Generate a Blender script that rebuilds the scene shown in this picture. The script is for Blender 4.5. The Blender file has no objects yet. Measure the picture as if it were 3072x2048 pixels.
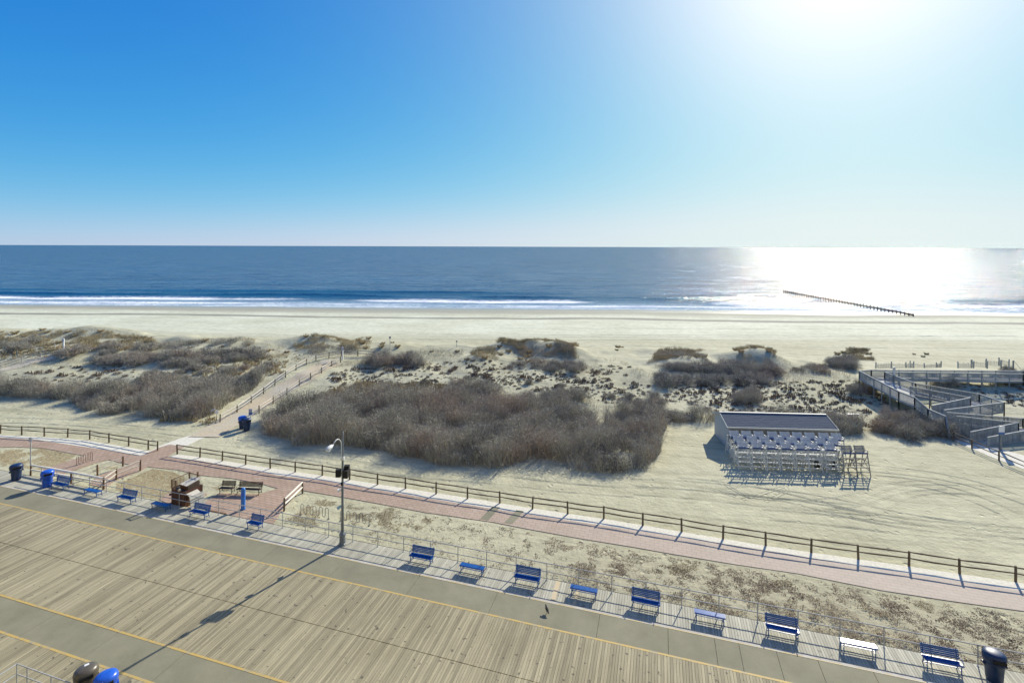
import bpy, math, random
import numpy as np
from mathutils import Vector, Matrix

random.seed(7)
scene = bpy.context.scene
col = scene.collection

# ------------------------------------------------------------------ camera, sky, sun, exposure
F = 1489.0            # focal length in photograph pixels (3072 wide)
CAMZ = 21.15
ROLL = 0.0033
cam_d = bpy.data.cameras.new('camera')
cam_d.sensor_width = 36.0
cam_d.lens = 36.0 * F / 3072.0
cam_d.shift_y = -(1024.0 - 739.0) / 3072.0
cam_d.clip_start = 0.5
cam_d.clip_end = 120000.0
cam = bpy.data.objects.new('camera', cam_d)
col.objects.link(cam)
cam.location = (0, 0, CAMZ)
cam.rotation_euler = (Matrix.Rotation(math.radians(90), 4, 'X') @ Matrix.Rotation(ROLL, 4, 'Z')).to_euler()
scene.camera = cam

SUN_AZ = math.radians(34.9)     # to the right of the view axis (+Y)
SUN_EL = math.radians(31.2)
EXPOSURE = 0.35
SKY_K = 0.5 ** EXPOSURE
world = bpy.data.worlds.new('World')
scene.world = world
world.use_nodes = True
wn = world.node_tree.nodes
wl = world.node_tree.links
wn.clear()
w_out = wn.new('ShaderNodeOutputWorld')
w_bg = wn.new('ShaderNodeBackground')
w_sky = wn.new('ShaderNodeTexSky')
w_sky.sky_type = 'NISHITA'
w_sky.sun_disc = False
w_sky.sun_elevation = SUN_EL
w_sky.sun_rotation = SUN_AZ
w_sky.altitude = 0
w_sky.air_density = 0.7
w_sky.dust_density = 0.1
w_sky.ozone_density = 3.0
# tone of the sky: each channel of the Sky Texture gets its own soft shoulder, plus the broad pale aureole round the sun
W_STR = 0.1
w_bg.inputs['Strength'].default_value = W_STR


def wmath(op, a, b=None):
    o = wn.new('ShaderNodeMath'); o.operation = op
    for i, val in enumerate((a, b)):
        if val is None: continue
        if isinstance(val, bpy.types.NodeSocket): wl.new(val, o.inputs[i])
        else: o.inputs[i].default_value = val
    return o.outputs[0]


w_sep = wn.new('ShaderNodeSeparateColor'); w_com = wn.new('ShaderNodeCombineColor')
wl.new(w_sky.outputs['Color'], w_sep.inputs['Color'])
w_tc = wn.new('ShaderNodeTexCoord')
w_dot = wn.new('ShaderNodeVectorMath'); w_dot.operation = 'DOT_PRODUCT'
wl.new(w_tc.outputs['Generated'], w_dot.inputs[0])
w_dot.inputs[1].default_value = (math.sin(SUN_AZ) * math.cos(SUN_EL), math.cos(SUN_AZ) * math.cos(SUN_EL), math.sin(SUN_EL))
w_ang = wmath('DIVIDE', wmath('ARCCOSINE', w_dot.outputs['Value']), math.radians(30))
w_a2 = wmath('MULTIPLY', w_ang, w_ang)
w_glow = wmath('EXPONENT', wmath('MULTIPLY', w_a2, -1.0))
w_core = wmath('MULTIPLY', wmath('EXPONENT', wmath('MULTIPLY', w_a2, -3.6)), SKY_K / W_STR)
for ch, gm, kk, mm, aa, cc_ in (('Red', 1.95, 2.5, .64, .40, .60), ('Green', 1.10, 1.9, .80, .36, .36), ('Blue', .80, 3.2, .865, .10, .30)):
    x = wmath('POWER', wmath('MULTIPLY', w_sep.outputs[ch], .1), gm)
    e = wmath('EXPONENT', wmath('MULTIPLY', x, -kk / mm))
    f = wmath('MULTIPLY', wmath('SUBTRACT', 1.0, e), mm * SKY_K / W_STR)
    f = wmath('ADD', f, wmath('MULTIPLY', w_glow, aa * SKY_K / W_STR))
    f = wmath('ADD', f, wmath('MULTIPLY', w_core, cc_))
    wl.new(f, w_com.inputs[ch])
wl.new(w_com.outputs['Color'], w_bg.inputs['Color'])
wl.new(w_bg.outputs['Background'], w_out.inputs['Surface'])

sun_d = bpy.data.lights.new('sun', 'SUN')
sun_d.energy = 5.0
sun_d.angle = math.radians(0.5)
sun_d.color = (1.0, 0.93, 0.79)
sun = bpy.data.objects.new('sun', sun_d)
col.objects.link(sun)
sdir = Vector((math.sin(SUN_AZ) * math.cos(SUN_EL), math.cos(SUN_AZ) * math.cos(SUN_EL), math.sin(SUN_EL)))
sun.rotation_euler = sdir.to_track_quat('Z', 'Y').to_euler()

vs = scene.view_settings
vs.view_transform = 'Standard'
vs.look = 'None'
vs.exposure = EXPOSURE
vs.gamma = 1.0
vs.use_curve_mapping = False

# ------------------------------------------------------------------ numpy noise, terrain
_rng = np.random.RandomState(5)
_LAT = _rng.rand(256, 256)


def vnoise(x, y):
    xi = np.floor(x).astype(int); yi = np.floor(y).astype(int)
    fx = x - xi; fy = y - yi
    fx = fx * fx * (3 - 2 * fx); fy = fy * fy * (3 - 2 * fy)
    x0 = xi % 256; x1 = (xi + 1) % 256; y0 = yi % 256; y1 = (yi + 1) % 256
    a = _LAT[x0, y0] * (1 - fx) + _LAT[x1, y0] * fx
    b = _LAT[x0, y1] * (1 - fx) + _LAT[x1, y1] * fx
    return (a * (1 - fy) + b * fy) * 2 - 1


def fbm(x, y, s, o=3):
    r = 0; amp = 1.0; t = 0
    for i in range(o):
        r = r + amp * vnoise(x / s + 17.3 * i, y / s + 9.1 * i); t += amp
        amp *= 0.5; s *= 0.5
    return r / t


def sstep(a, b, x):
    t = np.clip((x - a) / (b - a), 0, 1)
    return t * t * (3 - 2 * t)


MOUNDS = []   # (x, y, radius_x, radius_y, height)
PATHPTS = None


def terrain(x, y):
    x = np.asarray(x, float); y = np.asarray(y, float)
    yc = np.interp(x, [-150, -98, 0, 40, 60, 95], [103, 101, 94, 90, 78, 73])
    zc = np.interp(x, [-150, -70, -40, 0, 40, 62, 95], [3.0, 3.0, 2.2, 2.1, 2.2, 1.8, 1.8])
    toe = np.interp(x, [-150, -60, -30, 0, 15, 25, 38, 95], [66, 60, 57, 54, 55, 59, 59, 58])
    up = sstep(0, 1, (y - toe) / (yc - toe))
    zland = zc * up
    down = sstep(0, 1, (y - yc) / 14.0)
    ys = 192.5 - 0.0423 * x
    beach = -0.9 - 2.1 * np.clip((y - yc - 8) / (ys - yc - 8), 0, 2.2)
    z = np.where(y < yc, zland, zc * (1 - down) + beach * down)
    dune = sstep(0.05, 0.5, up) * (1 - sstep(0.5, 1.0, down))
    z = z + dune * (0.75 * fbm(x, y, 11.0, 3) + 0.22 * fbm(x + 40, y, 3.0, 2))
    z = z + 0.03 * fbm(x, y * 1.6, 5.0, 2) * sstep(34, 44, y + 0.3 * x)
    for (mx, my, rx, ry, h) in MOUNDS:
        q = ((x - mx) / rx) ** 2 + ((y - my) / ry) ** 2
        z = z + h * np.exp(-q * 1.6)
    return z


_YS = np.concatenate([np.arange(18, 120, 0.1), np.arange(120, 230, 0.5)])


def gp(u, v):
    """ground point seen at photograph pixel (u, v)"""
    d = v - (739.0 + ROLL * (u - 1536.0))
    zr = CAMZ - d * _YS / F
    xs = (u - 1536.0) / F * _YS
    h = terrain(xs, _YS)
    k = np.argmax(zr <= h)
    return Vector((float(xs[k]), float(_YS[k]), float(h[k])))


def at(u, v, z):
    d = v - (739.0 + ROLL * (u - 1536.0))
    y = (CAMZ - z) * F / d
    return Vector(((u - 1536.0) / F * y, y, z))


def tz(x, y):
    return float(terrain(x, y))


for (u, v, rx, ry, h) in [
        (60, 1000, 9, 6, 1.2), (300, 1010, 12, 6, 1.5), (940, 1030, 6, 4, 1.0), (1000, 1035, 4, 3, .6),
        (1165, 1050, 3, 3, .7), (1510, 1050, 4, 4, 1.1), (1600, 1050, 4, 4, 1.2), (1680, 1060, 5, 4, 1.2), (1440, 1075, 4, 4, .9),
        (2050, 1085, 6, 4, .8), (2290, 1080, 4, 4, 1.1), (2210, 1075, 5, 3, .6), (2570, 1075, 2.6, 2, 1.1), (560, 1035, 7, 3, .6),
        (700, 1040, 6, 3, .5)]:
    yy = at(u, v, 2.0)
    MOUNDS.append((yy.x, yy.y, rx, ry, h * 1.25))

# boardwalk frame: A along it (to the right and nearer), P across it (towards the sea)
AV = Vector((.9584, -.2856, 0)); PV = Vector((.2856, .9584, 0))
AV.normalize(); PV.normalize()
BW_ROT = math.atan2(AV.y, AV.x)


def bw(s, t, z=0.15):
    v = AV * s + PV * t
    return Vector((v.x, v.y, z))


# ------------------------------------------------------------------ materials
def nmat(name, base=(.5, .5, .5), rough=.7, metal=0.0, spec=.5):
    m = bpy.data.materials.new(name)
    m.use_nodes = True
    b = m.node_tree.nodes['Principled BSDF']
    b.inputs['Base Color'].default_value = (*base, 1)
    b.inputs['Roughness'].default_value = rough
    b.inputs['Metallic'].default_value = metal
    b.inputs['Specular IOR Level'].default_value = spec
    return m


class NT:
    """small node-graph helper"""
    def __init__(s, m):
        s.t = m.node_tree; s.b = s.t.nodes['Principled BSDF']

    def n(s, kind, **kw):
        o = s.t.nodes.new(kind)
        for k, v in kw.items():
            if k.startswith('i_'):
                o.inputs[k[2:].replace('_', ' ')].default_value = v
            else:
                setattr(o, k, v)
        return o

    def l(s, a, b):
        s.t.links.new(a, b)

    def pos(s, scale=(1, 1, 1), rot=(0, 0, 0), obj=False):
        tc = s.n('ShaderNodeTexCoord') if obj else s.n('ShaderNodeNewGeometry')
        src = tc.outputs['Object' if obj else 'Position']
        if any(rot):
            m0 = s.n('ShaderNodeMapping'); m0.inputs['Rotation'].default_value = rot
            s.l(src, m0.inputs['Vector']); src = m0.outputs['Vector']
        mp = s.n('ShaderNodeMapping')
        mp.inputs['Scale'].default_value = scale
        s.l(src, mp.inputs['Vector'])
        return mp.outputs['Vector']

    def noise(s, vec, scale, detail=3, rough=.55):
        o = s.n('ShaderNodeTexNoise')
        o.inputs['Scale'].default_value = scale
        o.inputs['Detail'].default_value = detail
        o.inputs['Roughness'].default_value = rough
        if vec is not None:
            s.l(vec, o.inputs['Vector'])
        return o.outputs['Fac']

    def ramp(s, fac, stops):
        r = s.n('ShaderNodeValToRGB')
        e = r.color_ramp.elements
        while len(e) > 1:
            e.remove(e[-1])
        e[0].position = stops[0][0]; e[0].color = (*stops[0][1], 1)
        for p, c in stops[1:]:
            q = e.new(p); q.color = (*c, 1)
        s.l(fac, r.inputs['Fac'])
        return r.outputs['Color']

    def mix(s, fac, a, b, mode='MIX'):
        o = s.n('ShaderNodeMix', data_type='RGBA', blend_type=mode)
        for sock, val in ((o.inputs[0], fac), (o.inputs[6], a), (o.inputs[7], b)):
            if hasattr(val, 'is_linked') or isinstance(val, bpy.types.NodeSocket):
                s.l(val, sock)
            elif isinstance(val, tuple):
                sock.default_value = (*val, 1)
            else:
                sock.default_value = val
        return o.outputs[2]

    def math(s, op, a, b=None, clamp=False):
        o = s.n('ShaderNodeMath', operation=op, use_clamp=clamp)
        for sock, val in ((o.inputs[0], a), (o.inputs[1], b)):
            if val is None:
                continue
            if isinstance(val, bpy.types.NodeSocket):
                s.l(val, sock)
            else:
                sock.default_value = val
        return o.outputs[0]

    def rng(s, val, a, b, c=0.0, d=1.0):
        o = s.n('ShaderNodeMapRange', interpolation_type='SMOOTHSTEP')
        o.inputs['From Min'].default_value = a; o.inputs['From Max'].default_value = b
        o.inputs['To Min'].default_value = c; o.inputs['To Max'].default_value = d
        s.l(val, o.inputs['Value'])
        return o.outputs['Result']

    def bump(s, h, strength=.4, dist=.05):
        o = s.n('ShaderNodeBump')
        o.inputs['Strength'].default_value = strength
        o.inputs['Distance'].default_value = dist
        s.l(h, o.inputs['Height'])
        s.l(o.outputs['Normal'], s.b.inputs['Normal'])

    def color(s, c):
        s.l(c, s.b.inputs['Base Color'])


def simple(name, c, rough=.7, var=.18, scale=6.0, metal=0.0, spec=.5, obj=True, island=False):
    """base colour with soft procedural wear"""
    m = nmat(name, c, rough, metal, spec)
    g = NT(m)
    v = g.pos(obj=obj)
    n = g.noise(v, scale, 5, .6)
    lo = tuple(x * (1 - var) for x in c); hi = tuple(min(1, x * (1 + var)) for x in c)
    cc = g.ramp(n, [(.3, lo), (.7, hi)])
    if island:
        gi = g.n('ShaderNodeNewGeometry')
        k = g.math('MULTIPLY_ADD', gi.outputs['Random Per Island'], .5)
        k.node.inputs[2].default_value = .75
        cc = g.mix(1.0, cc, k, 'MULTIPLY')
    g.color(cc)
    return m


M = {}
# --- sand
m = nmat('sand', (.4, .37, .3), .95, spec=.2); g = NT(m)
P = g.pos()
sx = g.n('ShaderNodeSeparateXYZ'); g.l(P, sx.inputs[0])
big = g.noise(P, .05, 4)
mid = g.noise(P, .7, 5, .65)
fine = g.noise(P, 9.0, 4, .7)
streakv = g.pos((.045, .9, .5), (0, 0, math.radians(11)))
streak = g.noise(streakv, 1.0, 6, .7)
c1 = g.ramp(big, [(.35, (.50, .475, .315)), (.65, (.58, .555, .385))])
c2 = g.ramp(mid, [(.3, (.80, .80, .78)), (.7, (1.06, 1.06, 1.05))])
c = g.mix(1.0, c1, c2, 'MULTIPLY')
c = g.mix(1.0, c, g.ramp(fine, [(.25, (.84, .84, .83)), (.75, (1.06, 1.06, 1.06))]), 'MULTIPLY')
c = g.mix(1.0, c, g.ramp(streak, [(.36, (.80, .80, .79)), (.5, (1, 1, 1))]), 'MULTIPLY')
rot = g.n('ShaderNodeMapping'); rot.inputs['Rotation'].default_value = (0, 0, -BW_ROT); g.l(P, rot.inputs['Vector'])
sx2 = g.n('ShaderNodeSeparateXYZ'); g.l(rot.outputs['Vector'], sx2.inputs[0])
tt_ = g.math('ADD', sx2.outputs['Y'], g.math('MULTIPLY', g.math('SUBTRACT', mid, .5), 5.0))
soil = g.math('MULTIPLY', g.math('MULTIPLY', g.rng(tt_, 29, 30.5), g.rng(tt_, 38, 33.5)), g.rng(sx2.outputs['X'], -30, 2))
c = g.mix(g.math('MULTIPLY', soil, .55), c, (.36, .325, .22))
# shoreline distance
sh = g.math('ADD', sx.outputs['Y'], g.math('MULTIPLY', sx.outputs['X'], .0423))
wob = g.noise(g.pos((.012, .03, 1)), 1.0, 3)
sh = g.math('ADD', sh, g.math('MULTIPLY', g.math('SUBTRACT', wob, .5), 22.0))
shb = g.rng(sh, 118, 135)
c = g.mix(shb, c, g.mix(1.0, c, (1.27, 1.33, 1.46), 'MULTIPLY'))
wet = g.rng(sh, 168, 180)
c = g.mix(g.math('MULTIPLY', wet, .7), c, (.27, .25, .19))
line1 = g.math('MULTIPLY', g.rng(sh, 158, 161.5), g.rng(sh, 166, 162))
c = g.mix(g.math('MULTIPLY', line1, .8), c, (.17, .16, .13))
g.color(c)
g.l(g.rng(sh, 178, 190, .9, .32), g.b.inputs['Roughness'])
dent = g.noise(P, 2.6, 2, .5)
hgt = g.math('ADD', g.math('MULTIPLY', dent, .35), g.math('MULTIPLY', mid, .5))
vo = g.n('ShaderNodeTexVoronoi'); vo.inputs['Scale'].default_value = 1.15; g.l(P, vo.inputs['Vector'])
trod = g.rng(g.noise(g.pos((.09, .16, 1)), 1.0, 3), .44, .60)
foot = g.math('MULTIPLY', g.rng(vo.outputs['Distance'], .05, .24, -.55, 0.0), trod)
hgt = g.math('ADD', hgt, foot)
hgt = g.math('ADD', hgt, g.math('ADD', g.math('MULTIPLY', fine, .16), g.math('MULTIPLY', streak, .35)))
g.bump(hgt, .7, .24)
M['sand'] = m

m = nmat('path_sand', (.5, .4, .27), .95, spec=.2); g = NT(m)
P = g.pos()
c = g.ramp(g.noise(P, .22, 4), [(.4, (.50, .46, .36)), (.6, (.52, .44, .30))])
c = g.mix(1.0, c, g.ramp(g.noise(P, 6, 4), [(.3, (.86, .86, .86)), (.7, (1.06, 1.06, 1.06))]), 'MULTIPLY')
g.color(c); g.bump(g.noise(P, 3, 4), .5, .12)
M['path_sand'] = m


def wood(name, dark, light, var=.25, axis_scale=(0.6, 14, 14), rot=0.0, knots=0.0, rough=.8):
    m = nmat(name, light, rough, spec=.3); g = NT(m)
    v = g.pos(axis_scale, (0, 0, rot))
    c = g.ramp(g.noise(v, 1.0, 5, .65), [(.3, dark), (.7, light)])
    gi = g.n('ShaderNodeNewGeometry')
    k = g.math('MULTIPLY_ADD', gi.outputs['Random Per Island'], var * 2)
    k.node.inputs[2].default_value = 1 - var
    c = g.mix(1.0, c, k, 'MULTIPLY')
    if knots:
        kn = g.noise(g.pos((1.7, 1.7, 1)), 2.2, 2, .4)
        c = g.mix(g.math('MULTIPLY', g.rng(kn, .68, .74), knots), c, (.10, .09, .07))
    broad = g.noise(g.pos(), .16, 4)
    c = g.mix(1.0, c, g.ramp(broad, [(.35, (.86, .85, .82)), (.65, (1.08, 1.08, 1.07))]), 'MULTIPLY')
    g.color(c)
    return m


# planks run across the boardwalk (P direction)
M['deck'] = wood('deck_planks', (.25, .222, .142), (.40, .355, .232), .24, (16, .6, 1), -BW_ROT, .8)
M['deck2'] = wood('bench_strip_planks', (.34, .33, .26), (.50, .485, .39), .17, (16, .6, 1), -BW_ROT, .5)
M['newplank'] = wood('fresh_plank', (.52, .42, .26), (.62, .52, .36), .1)
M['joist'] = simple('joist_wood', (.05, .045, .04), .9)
m = nmat('concrete', (.24, .235, .19), .85, spec=.35); g = NT(m)
P = g.pos()
c = g.ramp(g.noise(P, .45, 6, .7), [(.3, (.19, .18, .118)), (.7, (.265, .25, .168))])
gi = g.n('ShaderNodeNewGeometry')
k = g.math('MULTIPLY_ADD', gi.outputs['Random Per Island'], .16); k.node.inputs[2].default_value = .92
c = g.mix(1.0, c, k, 'MULTIPLY')
c = g.mix(1.0, c, g.ramp(g.noise(P, 30, 2), [(.3, (.9, .9, .9)), (.7, (1.05, 1.05, 1.05))]), 'MULTIPLY')
g.color(c); M['concrete'] = m
m = nmat('yellow_line', (.5, .33, .05), .7); g = NT(m)
n = g.noise(g.pos(), 3.0, 5, .7)
g.color(g.mix(g.rng(n, .46, .64), (.50, .35, .10), (.36, .31, .19))); M['yellow'] = m
m = nmat('yellow_line_worn', (.5, .4, .2), .7); g = NT(m)
n = g.noise(g.pos(), 2.0, 5, .7)
g.color(g.mix(g.rng(n, .42, .6), (.55, .43, .17), (.46, .43, .33))); M['yellow2'] = m
M['kerb'] = simple('edge_board', (.45, .42, .36), .85, .2, 2.0)

m = nmat('brick_pavers', (.33, .2, .15), .85, spec=.3); g = NT(m)
bt = g.n('ShaderNodeTexBrick')
g.l(g.pos((1, 1, 1), (0, 0, -BW_ROT)), bt.inputs['Vector'])
bt.inputs['Scale'].default_value = 1.0
bt.inputs['Brick Width'].default_value = .62; bt.inputs['Row Height'].default_value = .31
bt.inputs['Mortar Size'].default_value = .024
bt.inputs['Color1'].default_value = (.37, .265, .185, 1); bt.inputs['Color2'].default_value = (.43, .31, .23, 1)
bt.inputs['Mortar'].default_value = (.22, .165, .13, 1)
c = g.mix(1.0, bt.outputs['Color'], g.ramp(g.noise(g.pos(), .35, 5, .7), [(.3, (.9, .9, .9)), (.7, (1.08, 1.08, 1.08))]), 'MULTIPLY')
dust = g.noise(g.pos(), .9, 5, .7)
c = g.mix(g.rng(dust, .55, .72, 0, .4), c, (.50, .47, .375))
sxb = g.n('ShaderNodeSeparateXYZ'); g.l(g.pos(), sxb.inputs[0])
pale_x = g.math('ADD', sxb.outputs['X'], g.math('MULTIPLY', g.math('SUBTRACT', g.noise(g.pos(), .25, 4), .5), 14.0))
c = g.mix(g.rng(pale_x, -20, 28, 0, .5), c, (.56, .52, .44))  # brick mixed paler towards the right, with a noisy edge
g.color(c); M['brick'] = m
M['brick_edge'] = simple('brick_border', (.14, .10, .085), .9)
M['gravel'] = simple('pale_gravel', (.66, .63, .52), .95, .16, 5.0, obj=False)

M['blue'] = simple('blue_paint', (.010, .09, .32), .3, .22, 4.0)
M['blueframe'] = simple('blue_metal', (.012, .085, .28), .35, .2, 6.0)
M['bin_navy'] = simple('navy_plastic', (.010, .03, .09), .45, .2, 4.0)
M['bin_blue'] = simple('blue_plastic', (.02, .10, .52), .3, .2, 4.0)
M['bin_brown'] = simple('brown_plastic', (.10, .085, .06), .35, .2, 4.0)
M['black'] = simple('black_recess', (.01, .01, .01), .8)
M['galv'] = simple('galvanised_steel', (.40, .41, .40), .7, .15, 3.0, spec=.2)
M['galvdark'] = simple('weathered_steel', (.16, .17, .18), .5, .2, 3.0, metal=.4)
M['lampgrey'] = simple('lamp_grey_paint', (.16, .18, .19), .4, .2, 3.0)
M['white'] = simple('white_paint', (.75, .76, .75), .5, .08, 2.0)
M['railsunlit'] = simple('sunlit_rail', (.80, .75, .62), .7, .08, 2.0)  # rail wood whitened: the sunlight on it is put into the colour
M['lampwhite'] = simple('lamp_head_paint', (.62, .64, .62), .4, .1, 3.0)
M['railwood'] = wood('split_rail_wood', (.085, .065, .045), (.16, .125, .085), .25, (1, 1, 6))
M['railpale'] = wood('pale_rail_wood', (.42, .38, .31), (.60, .55, .46), .15, (2, 2, 6))
M['postbrown'] = wood('brown_post_wood', (.12, .07, .04), (.2, .125, .075), .2, (2, 2, 6))
M['benchbrown'] = wood('brown_bench_wood', (.06, .042, .03), (.12, .085, .06), .2, (2, 2, 6))
M['slatbrown'] = wood('brown_slats', (.07, .035, .025), (.16, .08, .05), .3, (4, 4, 1.5))
M['greywood'] = wood('weathered_grey_wood', (.24, .26, .27), (.40, .43, .43), .2, (2, 2, 5))
M['greydeck'] = wood('weathered_deck_wood', (.33, .33, .29), (.50, .49, .44), .2, (3, 3, 3))
M['paleboard'] = wood('pale_board', (.45, .42, .36), (.58, .55, .47), .15, (2, 2, 5))
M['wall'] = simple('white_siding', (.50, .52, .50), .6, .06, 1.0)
M['frontwall'] = simple('shaded_front_siding', (.20, .20, .19), .8, .15, 1.0)  # siding darkened: shade behind the stands put into the colour
M['shingle'] = simple('roof_shingle', (.12, .145, .17), .95, .2, 12.0, spec=.1, island=False)
M['standwhite'] = simple('white_stand_paint', (.60, .62, .60), .55, .12, 2.0)
M['standblue'] = simple('navy_stand_board', (.03, .07, .22), .5)
M['standgrey'] = simple('weathered_stand_wood', (.27, .265, .235), .7)
M['rubber'] = simple('rubber', (.02, .02, .02), .8)
M['pile'] = simple('wet_timber', (.035, .04, .04), .6)
M['signblue'] = simple('sign_blue', (.06, .14, .36), .5)
M['signpale'] = simple('sign_face', (.42, .45, .52), .5)
M['skyblue'] = simple('small_blue_banner', (.28, .45, .62), .6)
M['bird'] = simple('dark_feathers', (.035, .035, .035), .8)
M['straw'] = None


def plantmat(name, stops, rand=True, rough=.85, trans=0.0):
    m = nmat(name, stops[0][1], rough, spec=.15); g = NT(m)
    gi = g.n('ShaderNodeNewGeometry')
    oi = g.n('ShaderNodeObjectInfo')
    fac = gi.outputs['Random Per Island']
    nn = g.noise(g.pos(), .16, 3)
    f = g.math('ADD', g.math('MULTIPLY', fac, .7), g.math('ADD', g.math('MULTIPLY', oi.outputs['Random'], .3), g.math('MULTIPLY', g.math('SUBTRACT', nn, .5), 2.3)))
    f = g.math('ADD', f, -.02, True)
    g.color(g.ramp(f, stops))
    return m


M['twig'] = plantmat('bare_twigs', [(0, (.13, .12, .12)), (.2, (.38, .345, .295)), (.38, (.52, .53, .37)), (.52, (.26, .24, .24)), (.68, (.57, .49, .35)), (.85, (.24, .205, .215)), (1, (.46, .37, .26))])
M['drygrass'] = plantmat('dry_dune_grass', [(0, (.24, .20, .12)), (.4, (.42, .35, .20)), (.75, (.58, .49, .30)), (1, (.44, .33, .21))])
M['scrub'] = plantmat('dark_scrub', [(0, (.12, .10, .075)), (.5, (.20, .16, .12)), (1, (.28, .20, .14))])
M['crust'] = plantmat('low_brown_plants', [(0, (.15, .11, .07)), (.5, (.22, .165, .105)), (1, (.30, .20, .12))])
M['crust2'] = plantmat('faded_plants', [(0, (.20, .17, .115)), (.5, (.28, .24, .165)), (1, (.34, .27, .18))])
M['straw'] = plantmat('straw_turf', [(0, (.34, .25, .12)), (.5, (.47, .35, .18)), (1, (.54, .44, .25))])


# ------------------------------------------------------------------ mesh builder
class MB:
    def __init__(s):
        s.v = []; s.f = []; s.m = []; s.mats = []

    def mi(s, mat):
        if mat not in s.mats:
            s.mats.append(mat)
        return s.mats.index(mat)

    def add(s, vs, fs, mat=None):
        n = len(s.v)
        s.v.extend([tuple(q) for q in vs])
        k = s.mi(mat) if mat else 0
        for f in fs:
            s.f.append([i + n for i in f]); s.m.append(k)

    def box(s, c, d, rz=0.0, mat=None, R=None):
        cx, cy, cz = c; hx, hy, hz = d[0] / 2, d[1] / 2, d[2] / 2
        if R is None:
            R = Matrix.Rotation(rz, 3, 'Z')
        vs = [Vector(c) + R @ Vector((sx * hx, sy * hy, sz * hz)) for sx in (-1, 1) for sy in (-1, 1) for sz in (-1, 1)]
        s.add(vs, [(0, 1, 3, 2), (4, 6, 7, 5), (0, 4, 5, 1), (2, 3, 7, 6), (0, 2, 6, 4), (1, 5, 7, 3)], mat)

    def bar(s, p, q, w, h, mat=None):
        """rectangular bar between two points, w across, h high"""
        p = Vector(p); q = Vector(q); d = (q - p)
        L = d.length
        if L < 1e-6:
            return
        x = d / L
        up = Vector((0, 0, 1)) if abs(x.z) < .95 else Vector((0, 1, 0))
        y = up.cross(x).normalized(); z = x.cross(y)
        vs = []
        for e in (p, q):
            for a, b in ((-1, -1), (1, -1), (1, 1), (-1, 1)):
                vs.append(e + y * (a * w / 2) + z * (b * h / 2))
        s.add(vs, [(0, 3, 2, 1), (4, 5, 6, 7), (0, 1, 5, 4), (1, 2, 6, 5), (2, 3, 7, 6), (3, 0, 4, 7)], mat)

    def tube(s, pts, r, n=6, mat=None, caps=True):
        pts = [Vector(q) for q in pts]
        rs = r if isinstance(r, (list, tuple)) else [r] * len(pts)
        rings = []
        for i, q in enumerate(pts):
            a = pts[max(0, i - 1)]; b = pts[min(len(pts) - 1, i + 1)]
            x = (b - a).normalized()
            up = Vector((0, 0, 1)) if abs(x.z) < .9 else Vector((0, 1, 0))
            y = up.cross(x).normalized(); z = x.cross(y)
            rings.append([q + (y * math.cos(2 * math.pi * k / n) + z * math.sin(2 * math.pi * k / n)) * rs[i] for k in range(n)])
        vs = [v for rg in rings for v in rg]
        fs = []
        for i in range(len(pts) - 1):
            for k in range(n):
                k2 = (k + 1) % n
                fs.append((i * n + k, i * n + k2, (i + 1) * n + k2, (i + 1) * n + k))
        if caps:
            fs.append(tuple(reversed(range(n)))); fs.append(tuple((len(pts) - 1) * n + k for k in range(n)))
        s.add(vs, fs, mat)

    def lathe(s, prof, n=16, c=(0, 0, 0), mat=None, sx=1, sy=1):
        vs = []
        for r, z in prof:
            for k in range(n):
                a = 2 * math.pi * k / n
                vs.append((c[0] + r * math.cos(a) * sx, c[1] + r * math.sin(a) * sy, c[2] + z))
        fs = []
        for i in range(len(prof) - 1):
            for k in range(n):
                k2 = (k + 1) % n
                fs.append((i * n + k, i * n + k2, (i + 1) * n + k2, (i + 1) * n + k))
        fs.append(tuple(reversed(range(n)))); fs.append(tuple((len(prof) - 1) * n + k for k in range(n)))
        s.add(vs, fs, mat)

    def build(s, name, mat=None, parent=None, smooth=False, loc=None):
        me = bpy.data.meshes.new(name)
        me.from_pydata(s.v, [], s.f)
        for mt in (s.mats if s.mats else [mat]):
            if mt:
                me.materials.append(mt)
        if s.mats and len(s.mats) > 1:
            me.polygons.foreach_set('material_index', s.m)
        if smooth:
            me.polygons.foreach_set('use_smooth', [True] * len(me.polygons))
        me.update()
        o = bpy.data.objects.new(name, me)
        col.objects.link(o)
        if parent:
            o.parent = parent
        if loc is not None:
            o.location = loc
        return o


def tag(o, label=None, cat=None, group=None, kind=None):
    if label: o['label'] = label
    if cat: o['category'] = cat
    if group: o['group'] = group
    if kind: o['kind'] = kind
    return o


def empty(name, loc, rz=0.0, label=None, cat=None, group=None, kind=None):
    o = bpy.data.objects.new(name, None)
    col.objects.link(o)
    o.location = loc; o.rotation_euler = (0, 0, rz)
    o.empty_display_size = .2
    return tag(o, label, cat, group, kind)


def copy_tree(o, parent=None):
    c = o.copy(); col.objects.link(c); c.parent = parent
    for ch in list(o.children):
        copy_tree(ch, c)
    return c


def mesh_np(name, co, faces4, mat, smooth=True):
    """big quad/tri mesh from numpy arrays"""
    me = bpy.data.meshes.new(name)
    nf, k = faces4.shape
    me.vertices.add(len(co)); me.vertices.foreach_set('co', np.ascontiguousarray(co, dtype=np.float32).ravel())
    me.loops.add(nf * k); me.loops.foreach_set('vertex_index', faces4.astype(np.int32).ravel())
    me.polygons.add(nf)
    me.polygons.foreach_set('loop_start', np.arange(0, nf * k, k, dtype=np.int32))
    me.polygons.foreach_set('loop_total', np.full(nf, k, dtype=np.int32))
    me.polygons.foreach_set('use_smooth', np.full(nf, bool(smooth)))
    me.update(calc_edges=True)
    me.materials.append(mat)
    o = bpy.data.objects.new(name, me)
    col.objects.link(o)
    return o


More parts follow.
